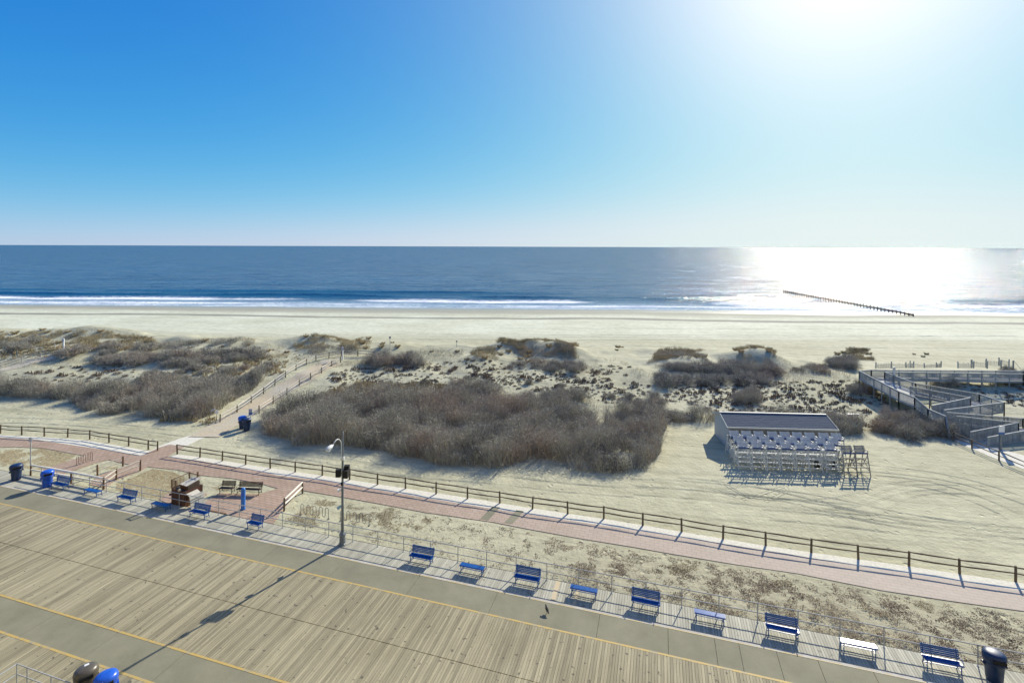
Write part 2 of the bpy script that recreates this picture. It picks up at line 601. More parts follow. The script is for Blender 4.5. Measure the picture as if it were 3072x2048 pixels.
def grid_faces(nx, ny):
    i = np.arange(nx - 1)[:, None]; j = np.arange(ny - 1)[None, :]
    a = i * ny + j
    return np.stack([a, a + ny, a + ny + 1, a + 1], -1).reshape(-1, 4)


# ------------------------------------------------------------------ terrain mesh
xs = np.concatenate([[-9000, -3000, -1200, -600, -350], np.arange(-230, -130, 2.0), np.arange(-130, 130, .5), np.arange(130, 231, 2.0), [350, 600, 1200, 3000, 9000]])
ys = np.concatenate([[-400, -100, -20, 5, 15, 25, 30], np.arange(33, 112, .42), np.arange(112, 215, 1.5), [225, 260, 330]])
X, Y = np.meshgrid(xs, ys, indexing='ij')
Z = terrain(X, Y)
Z = np.where(Y < 33, 0.0, Z)
# the ground under the boardwalk lies lower
S_ = X * AV.x + Y * AV.y; T_ = X * PV.x + Y * PV.y
Z = np.where(T_ < 30.2, -0.35, Z)
sand = mesh_np('sand_beach', np.stack([X, Y, Z], -1).reshape(-1, 3), grid_faces(len(xs), len(ys)), M['sand'])
tag(sand, kind='structure')

# ------------------------------------------------------------------ sea
m = nmat('sea_water', (.008, .045, .085), .09, spec=.5); g = NT(m)
m.node_tree.nodes['Principled BSDF'].inputs['IOR'].default_value = 1.15
P = g.pos()


def ncol(vec, scale, detail):
    o = g.n('ShaderNodeTexNoise'); o.inputs['Scale'].default_value = scale; o.inputs['Detail'].default_value = detail
    g.l(vec, o.inputs['Vector']); return o.outputs['Color']


def vm(op, a, b=None, sc=None):
    o = g.n('ShaderNodeVectorMath', operation=op)
    for sock, val in ((o.inputs[0], a), (o.inputs[1], b)):
        if val is None: continue
        if isinstance(val, bpy.types.NodeSocket): g.l(val, sock)
        else: sock.default_value = val
    if sc is not None: o.inputs['Scale'].default_value = sc
    return o.outputs[0]


patch = g.noise(g.pos((.03, .09, 1)), 1.0, 4)
n1 = vm('SCALE', vm('SUBTRACT', ncol(P, 1.9, 3), (.5, .5, .5)), sc=2.0)
n2 = vm('SCALE', vm('SUBTRACT', ncol(g.pos((.25, .8, 1)), .35, 3), (.5, .5, .5)), sc=.75)
n3 = vm('SCALE', vm('SUBTRACT', ncol(g.pos((.01, .05, 1)), 1.0, 3), (.5, .5, .5)), sc=.22)
geo = g.n('ShaderNodeNewGeometry')
tot = vm('ADD', vm('ADD', n1, n2), n3)
tot = vm('MULTIPLY', tot, (1, 1, 0))
sc_n = g.n('ShaderNodeVectorMath', operation='SCALE'); g.l(tot, sc_n.inputs[0]); g.l(g.rng(patch, .3, .7, .65, 1.5), sc_n.inputs['Scale']); tot = sc_n.outputs[0]
nn = vm('NORMALIZE', vm('ADD', geo.outputs['Normal'], tot))
g.l(nn, g.b.inputs['Normal'])
att = g.n('ShaderNodeAttribute', attribute_name='foam')
fn = g.noise(g.pos((.30, 1.1, 1)), 1.0, 9, .85)
fm = g.math('ADD', att.outputs['Fac'], g.math('MULTIPLY', g.math('SUBTRACT', fn, .5), 1.5))
fm = g.rng(fm, .34, .88)
swell = g.noise(g.pos((.006, .05, 1)), 1.0, 4)
cw = g.ramp(swell, [(.35, (.006, .07, .15)), (.65, (.016, .10, .20))])
att2 = g.n('ShaderNodeAttribute', attribute_name='shallow')
cw = g.mix(att2.outputs['Fac'], cw, (.30, .43, .50))
g.color(g.mix(fm, cw, (.80, .82, .82)))
g.l(g.math('MULTIPLY_ADD', fm, .6), g.b.inputs['Roughness'])
g.b.inputs['Roughness'].links[0].from_node.inputs[2].default_value = .08
# a wind-roughened sea mirrors less than a flat one: the mirror share is capped
g.b.inputs['Specular IOR Level'].default_value = 0.0
gl = g.n('ShaderNodeBsdfGlossy'); gl.inputs['Roughness'].default_value = .09
g.l(nn, gl.inputs['Normal'])
fr = g.n('ShaderNodeFresnel'); fr.inputs['IOR'].default_value = 1.33; g.l(nn, fr.inputs['Normal'])
cap = g.math('MULTIPLY', g.math('MINIMUM', fr.outputs[0], .54), g.math('SUBTRACT', 1.0, fm))
mx = g.n('ShaderNodeMixShader'); g.l(cap, mx.inputs[0]); g.l(g.b.outputs[0], mx.inputs[1]); g.l(gl.outputs[0], mx.inputs[2])
g.l(mx.outputs[0], m.node_tree.nodes['Material Output'].inputs['Surface'])
M['sea'] = m

xs = np.concatenate([[-40000, -12000, -4000, -1500, -700], np.arange(-420, 421, 2.0), [700, 1500, 4000, 12000, 40000]])
ds = np.concatenate([[-30, -15], np.arange(-8, 14, .8), np.arange(14, 80, .6), np.arange(80, 160, 4), [200, 300, 500, 900, 2000, 5000, 12000, 40000]])
X, D = np.meshgrid(xs, ds, indexing='ij')
wav = 5 * fbm(X, X * 0, 60, 2) + 2.2 * fbm(X + 500, X * 0, 17, 2)
Yg = 192.5 - .0423 * np.clip(X, -1500, 1500) + D
Zg = np.full_like(X, -3.0)
near = (np.abs(X) < 430)


def crest(c, w, h, seed, gapscale):
    dd = D - (c + wav * .6 + 3 * fbm(X + seed, X * 0 + seed, 40, 2))
    amp = np.clip(.66 + 1.1 * fbm(X * 1.0 + seed * 7, X * 0 + 3, gapscale, 2), 0, 1.2) * near
    prof = np.where(dd < 0, np.exp(-(dd / (w * .35)) ** 2), np.exp(-(dd / w) ** 2))
    return h * amp * prof, amp, dd


foam = np.zeros_like(X)
for (c, w, h, sd, gs, fw) in [(10, 2.0, .18, 3, 70, 5), (29, 2.6, .45, 11, 45, 12), (45, 2.8, .5, 23, 40, 0), (66, 4, .4, 31, 90, 0)]:
    zz, amp, dd = crest(c, w, h, sd, gs)
    Zg += zz
    if fw:
        foam = np.maximum(foam, np.clip(amp, 0, 1) * np.exp(-((dd + fw * .45) / (fw * .55)) ** 2))
foam = np.maximum(foam, near * (.36 + .12 * fbm(X, D * 3, 25, 2)) * sstep(34, 20, D) + near * .20 * sstep(24, 6, D))
foam = np.maximum(foam, near * .75 * np.exp(-((D - (-3 + wav)) / 1.6) ** 2))
Zg = Zg + near * .05 * fbm(X, D * 1.5, 6, 2) * sstep(5, 30, D)
sea = mesh_np('sea', np.stack([X, Yg, Zg], -1).reshape(-1, 3), grid_faces(len(xs), len(ds)), M['sea'])
a_ = sea.data.attributes.new('foam', 'FLOAT', 'POINT'); a_.data.foreach_set('value', foam.ravel().astype(np.float32))
a_ = sea.data.attributes.new('shallow', 'FLOAT', 'POINT'); a_.data.foreach_set('value', (sstep(38, 3, D) * .85).ravel().astype(np.float32))
tag(sea, kind='structure')

# ------------------------------------------------------------------ boardwalk
board = empty('boardwalk', (0, 0, 0), 0, kind='structure')


def planks(name, t0, t1, s0, s1, z, mat, pitch=.148, gap=.013, skip=()):
    n = int((s1 - s0) / pitch)
    s = s0 + np.arange(n) * pitch
    rs = np.random.RandomState(int(abs(t0) * 10))
    zz = z + rs.uniform(-.003, .003, n)
    e0 = t0 + rs.uniform(0, .012, n); e1 = t1 - rs.uniform(0, .012, n)
    co = np.zeros((n, 8, 3))
    for k, (ds_, e, dz) in enumerate([(0, e0, 0), (pitch - gap, e0, 0), (pitch - gap, e1, 0), (0, e1, 0)]):
        for lay, dzz in ((0, 0.0), (4, -.04)):
            co[:, k + lay, 0] = (s + ds_) * AV.x + e * PV.x
            co[:, k + lay, 1] = (s + ds_) * AV.y + e * PV.y
            co[:, k + lay, 2] = zz + dzz
    q = np.array([[0, 1, 2, 3], [0, 4, 5, 1], [1, 5, 6, 2], [2, 6, 7, 3], [3, 7, 4, 0]])
    fc = (np.arange(n)[:, None, None] * 8 + q[None]).reshape(-1, 4)
    o = mesh_np(name, co.reshape(-1, 3), fc, mat, False)
    o.parent = board
    return tag(o, kind='stuff')


S0, S1 = -135, 34
planks('deck_planks', 23.315, 26.74, S0, S1, .15, M['deck'])
planks('deck_planks', 19.86, 23.29, S0, S1, .15, M['deck'])
planks('deck_planks', 8.0, 17.86, S0, S1, .15, M['deck'])
planks('bench_strip_planks', 28.93, 30.75, S0, S1, .152, M['deck2'])
b = MB()
for t in (8.3, 10.5, 12.7, 14.9, 17.6, 20.1, 21.6, 23.0, 23.6, 25.2, 26.5, 29.1, 30.0, 30.6):
    b.bar(bw(S0, t, 0.02), bw(S1, t, 0.02), .1, .15)
b.bar(bw(S0, 30.78, 0.06), bw(S1, 30.78, 0.06), .05, .17)
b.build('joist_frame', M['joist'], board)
b = MB(); b.bar(bw(S0, 28.84, .115), bw(S1, 28.84, .115), .15, .08); b.build('edge_board', M['kerb'], board)
# concrete strips made of slabs
rs = random.Random(3)


def slabs(t0, t1, joints):
    for j0, j1 in zip(joints[:-1], joints[1:]):
        b = MB()
        c = bw((j0 + j1) / 2, (t0 + t1) / 2, .09 + rs.uniform(-.002, .002))
        b.box(c, (j1 - j0 - .02, t1 - t0, .11), BW_ROT)
        b.build('slab', M['concrete'], board)


j = [-135, -118, -101, -90, -81, -73, -66.5, -60, -53.4, -47, -41, -35, -30.2, -25.5, -20.1, -14.6, -9.36, -3.22, .49, 2.87, 4.07, 5.87, 7.77, 10.2, 12.6, 15.4, 19, 24, 34]
slabs(26.86, 28.72, j)
slabs(17.97, 19.75, [q + 2.1 for q in j[:-1]])
for nm, t, w, mt in (('yellow_line', 26.80, .12, 'yellow'), ('yellow_line', 28.745, .08, 'yellow2'),
                     ('yellow_line', 19.80, .12, 'yellow'), ('yellow_line', 17.92, .12, 'yellow')):
    b = MB(); b.bar(bw(S0, t, .146), bw(S1, t, .146), w, .016); b.build(nm, M[mt], board)
# two fresh planks
for s0 in (-6.03, -4.75):
    b = MB()
    s0_ = s0
    b.box(bw(s0_, 29.84, .165), (.27 if s0 < -5 else .13, 1.7, .02), BW_ROT)
    o = b.build('fresh_plank', M['newplank'], board)
    o['label'] = 'fresh yellow plank let into the grey deck'


# unseen building implied by the high viewpoint, added to block sky and warm shadows
added_hotel = empty('unseen_hotel', bw(0, -4, 0), BW_ROT, kind='structure')
b = MB(); b.box((0, -9, 26), (150, 18, 52)); b.build('wall', simple('unseen_hotel_render', (.42, .38, .31), .8, .08, .2), added_hotel)
b = MB(); g2 = MB()
for fl in range(15):
    for k in range(-17, 18):
        b.box((k * 4.2, .06, 4.6 + fl * 3.3), (2.7, .08, 1.9))
    g2.box((0, .10, 3.2 + fl * 3.3), (149, .2, .25))
o = b.build('window_glass', simple('dark_window_glass', (.03, .04, .05), .1), added_hotel); o['kind'] = 'stuff'
g2.build('floor_band', M['concrete'], added_hotel)


# ------------------------------------------------------------------ paths
def draped(name, poly, z, mat, thick=.03, step=.0):
    """flat polygon from photograph pixels, on the level sand, with an edge"""
    pts = [at(u, v, z) for u, v in poly]
    b = MB(); n = len(pts)
    vs = [(p.x, p.y, z) for p in pts] + [(p.x, p.y, z - .25) for p in pts]
    b.add(vs, [tuple(range(n))] + [(i, i + n, (i + 1) % n + n, (i + 1) % n) for i in range(n)])
    o = b.build(name, mat)
    # outward order does not matter for Cycles
    return tag(o, kind='structure')


far_edge = [(-500, 1320), (-200, 1311), (0, 1311), (112, 1318), (238, 1337), (350, 1353), (425, 1366), (503, 1369), (600, 1381), (720, 1402), (838, 1425), (974, 1441),
            (1110, 1464), (1284, 1493), (1494, 1527), (1700, 1558), (1900, 1588), (2100, 1618), (2299, 1649), (2598, 1699), (2850, 1737), (3072, 1771), (3400, 1828)]
near_edge = [(3400, 1893), (3072, 1831), (2850, 1800), (2647, 1769), (2398, 1719), (2200, 1690), (2000, 1657), (1900, 1639), (1750, 1615), (1600, 1588), (1483, 1565), (1280, 1536), (1042, 1492),
             (915, 1471), (905, 1470), (853, 1524), (822, 1572), (700, 1547), (600, 1520), (590, 1519), (661, 1478), (780, 1481), (836, 1464), (790, 1451), (700, 1434),
             (600, 1424), (540, 1409), (445, 1399), (423, 1412), (349, 1440), (318, 1463), (268, 1452), (300, 1425), (371, 1398), (395, 1394), (328, 1378), (290, 1388), (200, 1418), (190, 1426), (120, 1410), (170, 1395), (255, 1366),
             (136, 1344), (60, 1340), (0, 1341), (-200, 1345), (-500, 1352)]
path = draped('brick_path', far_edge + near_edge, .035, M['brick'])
o = draped('brick_crossing', [(425, 1365.8), (503, 1368.8), (534, 1350), (600, 1318), (640, 1302), (596, 1298), (540, 1315), (478, 1338)], .031, M['gravel'])
o.name = 'sandy_crossing'
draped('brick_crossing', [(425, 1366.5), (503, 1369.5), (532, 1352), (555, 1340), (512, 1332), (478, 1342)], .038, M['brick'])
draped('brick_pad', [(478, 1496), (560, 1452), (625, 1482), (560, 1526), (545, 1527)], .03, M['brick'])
# dark paver bands across the path
for u0 in (1440, 1512):
    draped('paver_band', [(u0 + 40, 1518 + (u0 - 1440) * .155), (u0 + 62, 1521 + (u0 - 1440) * .155), (u0 + 28, 1560 + (u0 - 1440) * .155), (u0 + 2, 1556 + (u0 - 1440) * .155)], .040,
           M['brick_edge'] if False else M['concrete'])
# pale gravel between fence and path
gv = [(-300, 1297), (0, 1304), (135, 1311), (205, 1315), (271, 1322), (388, 1341), (470, 1356), (425, 1367), (350, 1354), (238, 1338), (112, 1319), (0, 1312), (-300, 1312)]
draped('gravel_strip', gv, .02, M['gravel'])
gv = [(536, 1362), (602, 1370), (739, 1392), (888, 1414), (1051, 1438), (1219, 1464), (1405, 1492), (1600, 1524), (1814, 1555), (2048, 1594), (2300, 1636), (2578, 1676), (2882, 1720), (3150, 1760),
      (3150, 1786), (2850, 1738), (2598, 1700), (2299, 1650), (2100, 1619), (1900, 1589), (1700, 1559), (1494, 1528), (1284, 1494), (1110, 1465), (974, 1442), (838, 1426), (720, 1403), (600, 1382), (503, 1370)]
draped('gravel_strip', gv, .02, M['gravel'])
draped('ramp_landing', [(2862, 1318), (2895, 1318), (3000, 1345), (3200, 1400), (3200, 1452), (2990, 1376), (2905, 1340)], .03, M['gravel'])


# ribbon draped on the terrain
def ribbon(name, line, w, mat, dz=.03, n=80):
    pts = [gp(u, v) for u, v in line]
    cum = [0]
    for a, c in zip(pts[:-1], pts[1:]):
        cum.append(cum[-1] + (c - a).length)
    tt = np.linspace(0, cum[-1], n)
    px = np.interp(tt, cum, [q.x for q in pts]); py = np.interp(tt, cum, [q.y for q in pts])
    dx = np.gradient(px); dy = np.gradient(py); L = np.hypot(dx, dy); nx = -dy / L; ny = dx / L
    m_ = 7
    rows = []
    for k in np.linspace(-w / 2, w / 2, m_):
        qx = px + nx * k; qy = py + ny * k
        rows.append(np.stack([qx, qy, terrain(qx, qy) + dz + .02 * (1 - (2 * k / w) ** 2)], -1))
    co = np.stack(rows, 1).reshape(-1, 3)
    return tag(mesh_np(name, co, grid_faces(n, m_), mat), kind='structure')


ribbon('dune_path', [(612, 1312), (700, 1258), (760, 1224), (820, 1188), (868, 1158), (915, 1130), (960, 1104), (1000, 1084)], 3.4, M['path_sand'], .05)
ribbon('dune_path', [(-60, 1122), (40, 1102), (110, 1082), (170, 1070)], 3.2, M['path_sand'], .05)

# ------------------------------------------------------------------ tyre tracks
tr = MB()


def track(line, gauge=1.6, r=.017, w=.16):
    pts = [gp(u, v) for u, v in line]
    # smooth resample
    cum = [0]
    for a, c in zip(pts[:-1], pts[1:]):
        cum.append(cum[-1] + (c - a).length)
    n = max(8, int(cum[-1] / .8))
    tt = np.linspace(0, cum[-1], n)
    ux = np.interp(tt, cum, [q.x for q in pts]); uy = np.interp(tt, cum, [q.y for q in pts])
    ker = np.ones(5) / 5
    for _ in range(2):
        if n > 12:
            ux[2:-2] = np.convolve(ux, ker, 'valid'); uy[2:-2] = np.convolve(uy, ker, 'valid')
    dx = np.gradient(ux); dy = np.gradient(uy); L = np.hypot(dx, dy) + 1e-6; nx = -dy / L; ny = dx / L
    for off in ((-gauge / 2, gauge / 2) if gauge else (0,)):
        for edge in (-w / 2, w / 2):
            qx = ux + nx * (off + edge); qy = uy + ny * (off + edge)
            zt = terrain(qx, qy)
            hh = r * (1 + .8 * fbm(qx, qy, 1.5, 2))
            vs_ = []
            for i in range(n):
                vs_ += [(qx[i] - nx[i] * .07, qy[i] - ny[i] * .07, zt[i] - .012), (qx[i], qy[i], zt[i] + max(0, hh[i])), (qx[i] + nx[i] * .07, qy[i] + ny[i] * .07, zt[i] - .012)]
            fs_ = []
            for i in range(n - 1):
                fs_ += [(i * 3, i * 3 + 3, i * 3 + 4, i * 3 + 1), (i * 3 + 1, i * 3 + 4, i * 3 + 5, i * 3 + 2)]
            tr.add(vs_, fs_)


for L_ in [
    [(2570, 1402), (2650, 1405), (2740, 1418), (2820, 1428), (2900, 1440), (3000, 1475), (3100, 1510)],
    [(2040, 1445), (2200, 1460), (2350, 1488), (2500, 1530), (2700, 1570), (2900, 1590), (3100, 1600)],
    [(1900, 1450), (2050, 1452), (2200, 1468), (2320, 1480), (2480, 1500), (2650, 1540), (2800, 1570), (3000, 1592)],
    [(2150, 1455), (2300, 1438), (2420, 1432), (2600, 1436), (2750, 1446), (2850, 1465), (3000, 1520), (3060, 1560)],
    [(2450, 1515), (2550, 1510), (2640, 1475), (2720, 1455), (2820, 1455)],
    [(2620, 1520), (2700, 1475), (2780, 1462), (2900, 1470)],
    [(1900, 1470), (2100, 1485), (2300, 1508), (2500, 1520), (2600, 1533)],
    [(2300, 1545), (2500, 1560), (2700, 1588), (2900, 1600), (3100, 1618)],
    [(0, 1275), (200, 1283), (400, 1300), (560, 1320)],
    [(0, 1262), (150, 1262), (300, 1275), (480, 1296)],
    [(760, 1330), (900, 1362), (1100, 1400), (1300, 1425), (1500, 1440), (1700, 1465), (1900, 1478)],
]:
    track(L_)
for L_ in [[(2230, 1500), (2350, 1462)], [(2130, 1465), (2210, 1490)], [(2180, 1455), (2240, 1490), (2330, 1500)], [(2300, 1505), (2370, 1470), (2350, 1450)]]:
    track(L_, 0, .025, .3)
# long tracks on the open beach beyond the dunes
for v0, sl in ((1010, .0), (1017, .004), (1035, .006), (1003, .003), (985, .002)):
    u0 = 1250 if v0 > 1000 else 1500
    track([(u0 + k * 120, v0 + sl * k * 120) for k in range(16)], 0, .018, .25)
tag(tr.build('tyre_tracks', M['sand']), 'shallow vehicle tracks criss-crossing the flat sand', kind='stuff')


# ------------------------------------------------------------------ metal railing
def post_tube(b, x, y, z0, z1, r, n=6):
    b.tube([(x, y, z0), (x, y, z1)], r, n)


rail = empty('metal_railing', bw(-51, 30.61), BW_ROT, 'long thin grey two-rail pipe railing along the seaward boardwalk edge', 'railing')
railinv = Matrix.LocRotScale(rail.location, rail.rotation_euler.to_quaternion(), None).inverted()


def loc_build(b, name, mat, root, smooth=False):
    inv = Matrix.LocRotScale(root.location, root.rotation_euler.to_quaternion(), None).inverted()
    b.v = [tuple(inv @ Vector(q)) for q in b.v]
    return b.build(name, mat, root, smooth)


sp = [-18.84 + 2.013 * k for k in range(-17, 27)]
pm = None
for s_ in sp:
    if pm is None:
        b = MB(); b.tube([(0, 0, -.02), (0, 0, 1.07)], .028, 6); b.lathe([(.07, 0), (.07, .015), (.03, .03)], 8)
        pm = b.build('post', M['galv'], rail); pm0 = pm
    else:
        pm = pm0.copy(); col.objects.link(pm); pm.parent = rail
    pm.location = railinv @ bw(s_, 30.61, .15)
for hz in (1.07, .55):
    for i in range(0, len(sp) - 1, 6):
        e = min(len(sp) - 1, i + 6)
        b = MB(); b.tube([bw(sp[i], 30.61, .15 + hz), bw(sp[e], 30.61, .15 + hz)], .028, 6)
        loc_build(b, 'rail', M['galv'], rail)

# railing corner at the near left
r2 = empty('metal_railing', at(55, 2048, .15), 0, 'grey pipe railing corner beside the brown and blue bins', 'railing')
p0 = at(55, 1990, 1.25); p0.z = .15
r2.location = p0
for k, q in enumerate((0, .72, 2.35, 4.2, 6.2)):
    P_ = p0 + AV * q
    b = MB(); b.tube([(P_.x, P_.y, .15), (P_.x, P_.y, 1.25)], .03, 6); loc_build(b, 'post', M['galv'], r2)
for hz in (1.1, .62):
    b = MB(); b.tube([p0 + Vector((0, 0, hz)), p0 + AV * 7 + Vector((0, 0, hz))], .028, 6); loc_build(b, 'rail', M['galv'], r2)
for k in range(1, 4):
    P_ = p0 - PV * (1.4 * k)
    b = MB(); b.tube([(P_.x, P_.y, .15), (P_.x, P_.y, 1.25)], .03, 6); loc_build(b, 'post', M['galv'], r2)
for hz in (1.1, .62):
    b = MB(); b.tube([p0 + Vector((0, 0, hz)), p0 - PV * 5 + Vector((0, 0, hz))], .028, 6); loc_build(b, 'rail', M['galv'], r2)


# ------------------------------------------------------------------ blue benches (front towards -Y)
def make_bench(L=1.62, back=True, slat=None, frame=None, label='', group=None, name='bench'):
    root = empty(name, (0, 0, 0), 0, label, 'bench', group)
    slat = slat or M['blue']; frame = frame or M['blueframe']
    # seat slats
    for k in range(5):
        b = MB(); b.box((0, -.02 - .095 * (4 - k) + .42, .45 + (.012 if k in (0,) else 0) - .008 * k), (L, .078, .032))
        b.build('seat_slat', slat, root)
    if back:
        R = Matrix.Rotation(math.radians(-14), 3, 'X')
        for k in range(5):
            c = Vector((0, .47, .53)) + R @ Vector((0, 0, .085 * k))
            b = MB(); b.box(c, (L, .028, .066), R=R); b.build('back_slat', slat, root)
    for sx in (-1, 1):
        x = sx * (L / 2 - .10)
        b = MB()
        b.tube([(x, .02, 0), (x, .06, .22), (x, .03, .43)], .026, 6)
        b.tube([(x, .50, 0), (x, .42, .22), (x, .46, .43)], .026, 6)
        b.bar((x, .0, .42), (x, .48, .40), .045, .03)
        b.bar((x, .05, .16), (x, .44, .16), .03, .03)
        if back:
            b.tube([(x, .455, .42), (x, .50, .66), (x, .585, .93)], .022, 6)
        b.build('end_frame', frame, root)
        if back:
            b = MB()
            b.tube([(x + sx * .07, .50, .64), (x + sx * .07, .22, .67), (x + sx * .07, .02, .63), (x + sx * .07, .02, .45)], .02, 6)
            b.build('armrest', frame, root)
    b = MB(); b.bar((-L / 2 + .1, .25, .2), (L / 2 - .1, .25, .2), .03, .03); b.bar((-L / 2 + .1, .25, .41), (L / 2 - .1, .25, .41), .04, .02)
    b.build('stretcher', frame, root)
    return root


backed = make_bench(1.62, True, label='x', group='blue benches along the boardwalk railing')
flat = make_bench(1.62, False, label='x', group='blue benches along the boardwalk railing')
small = make_bench(1.18, True, label='x', group='blue benches along the boardwalk railing')
BL = [
    (backed, -49.51, 'washed-out blue backed bench beside the bright blue bin, in front of the white rails'),
    (flat, -45.55, 'backless blue bench near the brown corner post of the wooden ramp fence'),
    (backed, -41.71, 'blue backed bench between two backless benches, facing left of the brown slatted structure'),
    (flat, -37.99, 'backless blue bench directly in front of the brown slatted wooden structure'),
    (backed, -34.07, 'deep blue backed bench just right of the brown slatted structure'),
    (small, -28.77, 'short two-seat blue backed bench beside the brick plaza'),
    (backed, -15.11, 'blue backed bench first to the right of the tall street lamp'),
    (flat, -11.51, 'backless blue bench second to the right of the street lamp, under a railing post shadow'),
    (backed, -7.84, 'blue backed bench just left of the fresh yellow deck plank'),
    (flat, -4.32, 'backless blue bench just right of the fresh yellow deck plank'),
    (backed, -.73, 'blue backed bench at the middle of the right-hand row, third backed one past the lamp'),
    (flat, 2.74, 'pale-glinting backless blue bench, third backless one right of the lamp'),
    (backed, 6.4, 'blue backed bench with shining seat, left of the bench glaring white'),
    (flat, 9.95, 'backless bench whose slats glare white in the sun'),
    (backed, 13.57, 'rightmost blue backed bench, beside the navy litter bin'),
]
used = set()
for proto, s_, lab in BL:
    o = proto if proto not in used else copy_tree(proto)
    used.add(proto)
    o.location = bw(s_, 29.66, .153)
    o.rotation_euler = (random.uniform(-.006, .006), 0, BW_ROT + random.uniform(-.015, .015))
    o['label'] = lab

brown = make_bench(1.25, True, M['benchbrown'], M['black'], 'single dark brown wooden bench on the brick plaza', None, 'bench')
pb = at(678, 1482, .035); brown.location = pb; brown.rotation_euler = (0, 0, -.07)
dbl = make_bench(2.1, True, M['benchbrown'], M['black'], 'wide double brown wooden bench behind the blue call post', None, 'bench')
pb = at(745, 1485, .035); dbl.location = pb; dbl.rotation_euler = (0, 0, -.07)
for bn in (brown, dbl):
    bn['group'] = 'brown benches on the plaza'


# ------------------------------------------------------------------ litter bins
def make_bin(mat, lid, label, loc, rz, group, sticker=False):
    root = empty('litter_bin', loc, rz, label, 'litter bin', group)
    b = MB()
    n = 20
    b.lathe([(.30, 0), (.31, .05), (.33, .10), (.36, .55), (.385, .86), (.42, .90), (.42, .96), (.40, .98)], n, sx=1.0, sy=1.0)
    b.build('barrel', mat, root, True)
    b = MB()
    # hooded lid: drum with a domed roof, wider than the barrel
    b.lathe([(.43, .97), (.46, 1.0), (.475, 1.18), (.46, 1.27), (.41, 1.35), (.30, 1.40), (.12, 1.425), (.0, 1.43)], n, sx=1.0, sy=.92)
    b.build('lid', lid, root, True)
    b = MB(); b.box((0, -.415, 1.16), (.52, .10, .15)); b.build('slot', M['black'], root)
    b = MB(); b.box((0, .415, 1.16), (.52, .10, .15)); b.build('slot', M['black'], root)
    b = MB(); b.bar((-.29, -.47, 1.065), (.29, -.47, 1.065), .035, .02); b.build('slot_lip', lid, root)
    for sx in (-1, 1):
        b = MB(); b.box((sx * .43, 0, .80), (.08, .22, .1)); b.build('handle', mat, root)
    if sticker:
        b = MB(); b.box((.03, .10, 1.432), (.17, .13, .008)); b.build('sticker', M['white'], root)
    return root


BINS = 'litter bins by the boardwalk'
make_bin(M['bin_navy'], M['bin_navy'], 'dark blue litter bin at the left edge beyond the boardwalk', bw(-55.1, 29.9, .15), BW_ROT + 1.15, BINS)
make_bin(M['bin_blue'], M['bin_blue'], 'bright blue litter bin beside the first backed bench', bw(-51.0, 29.85, .15), BW_ROT + 1.15, BINS)
make_bin(M['bin_navy'], M['bin_navy'], 'navy litter bin next to the rightmost blue bench', bw(15.65, 29.85, .15), BW_ROT, BINS)
q = at(262, 2006, 1.45); q.z = .15
make_bin(M['bin_brown'], M['bin_brown'], 'brown litter bin with white sticker on its lid, nearest the railing corner', q, BW_ROT + 1.0, BINS, True)
q = at(322, 2026, 1.45); q.z = .15
make_bin(M['bin_blue'], M['bin_blue'], 'bright blue litter bin touching the brown bin', q, BW_ROT + 1.0, BINS)
q = at(729, 1284, 0); make_bin(M['bin_navy'], M['bin_blue'], 'dark bin with bright blue lid at the foot of the dune path', tuple(q)[:2] + (tz(q.x, q.y),), .9, BINS)
q = at(742, 1291, 0); make_bin(M['bin_navy'], M['bin_navy'], 'all-dark bin beside the sign post at the foot of the dune path', tuple(q)[:2] + (tz(q.x, q.y),), .9, BINS)

# ------------------------------------------------------------------ street lamp
lp = bw(-21.36, 30.1, .15)
lamp = empty('street_lamp', lp, 0, 'tall grey street lamp with curved arm and dark speakers on the boardwalk edge', 'street lamp')
H = 7.9
b = MB()
b.lathe([(.27, 0), (.27, .08), (.22, .12), (.20, .62), (.23, .66), (.23, .74), (.15, .84), (.11, .92)], 8); b.build('pedestal', M['lampgrey'], lamp)
b = MB(); b.lathe([(.10, .9), (.085, 3.0), (.072, 6.0), (.06, H), (.045, H + .03)], 12); b.build('pole', M['lampgrey'], lamp, True)
ad = -PV
b = MB()
arc = []
for k in range(13):
    a = math.pi * k / 12 * .92
    arc.append(ad * (.62 * (1 - math.cos(a))) + Vector((0, 0, H - 1.35 + .95 * math.sin(a) + .25 * (1 - k / 12))))
arc = [Vector((0, 0, H - 2.0)) + ad * .06] + [Vector((0, 0, H - 1.5)) + ad * .1] + [q + ad * .1 for q in arc[2:10]]
b.tube(arc, .032, 8); b.build('arm', M['lampwhite'], lamp, True)
hd = arc[-1]
b = MB()
hp = [(hd + ad * t + Vector((0, 0, -.12 * t))) for t in (0, .1, .3, .55, .72, .78)]
b.tube(hp, [.04, .09, .15, .16, .10, .02], 10); b.build('lamp_head', M['lampwhite'], lamp, True)
b = MB(); c = hd + ad * .5 + Vector((0, 0, -.2)); b.lathe([(.02, -.08), (.10, -.05), (.13, .03)], 10, c); b.build('lens', M['white'], lamp, True)
b = MB(); b.box((0, 0, 6.05), (.22, .2, .2)); b.build('junction_box', M['lampwhite'], lamp)
for (dx, dy, z) in ((-.28, -.05, 5.05), (.24, -.06, 4.98), (.22, .25, 5.2)):
    b = MB(); b.box((dx, dy, z), (.34, .28, .52), random.uniform(-.3, .3)); b.bar((dx * .3, dy * .3, z), (dx, dy, z), .05, .05)
    b.build('speaker', M['black'], lamp)
b = MB(); b.box((-.22, -.02, 3.82), (.26, .13, .13), .5); b.bar((0, 0, 3.92), (-.2, 0, 3.88), .05, .05); b.build('security_camera', M['white'], lamp)
b = MB(); b.box((-.02, -.06, 4.3), (.14, .12, .2)); b.build('control_box', M['black'], lamp)
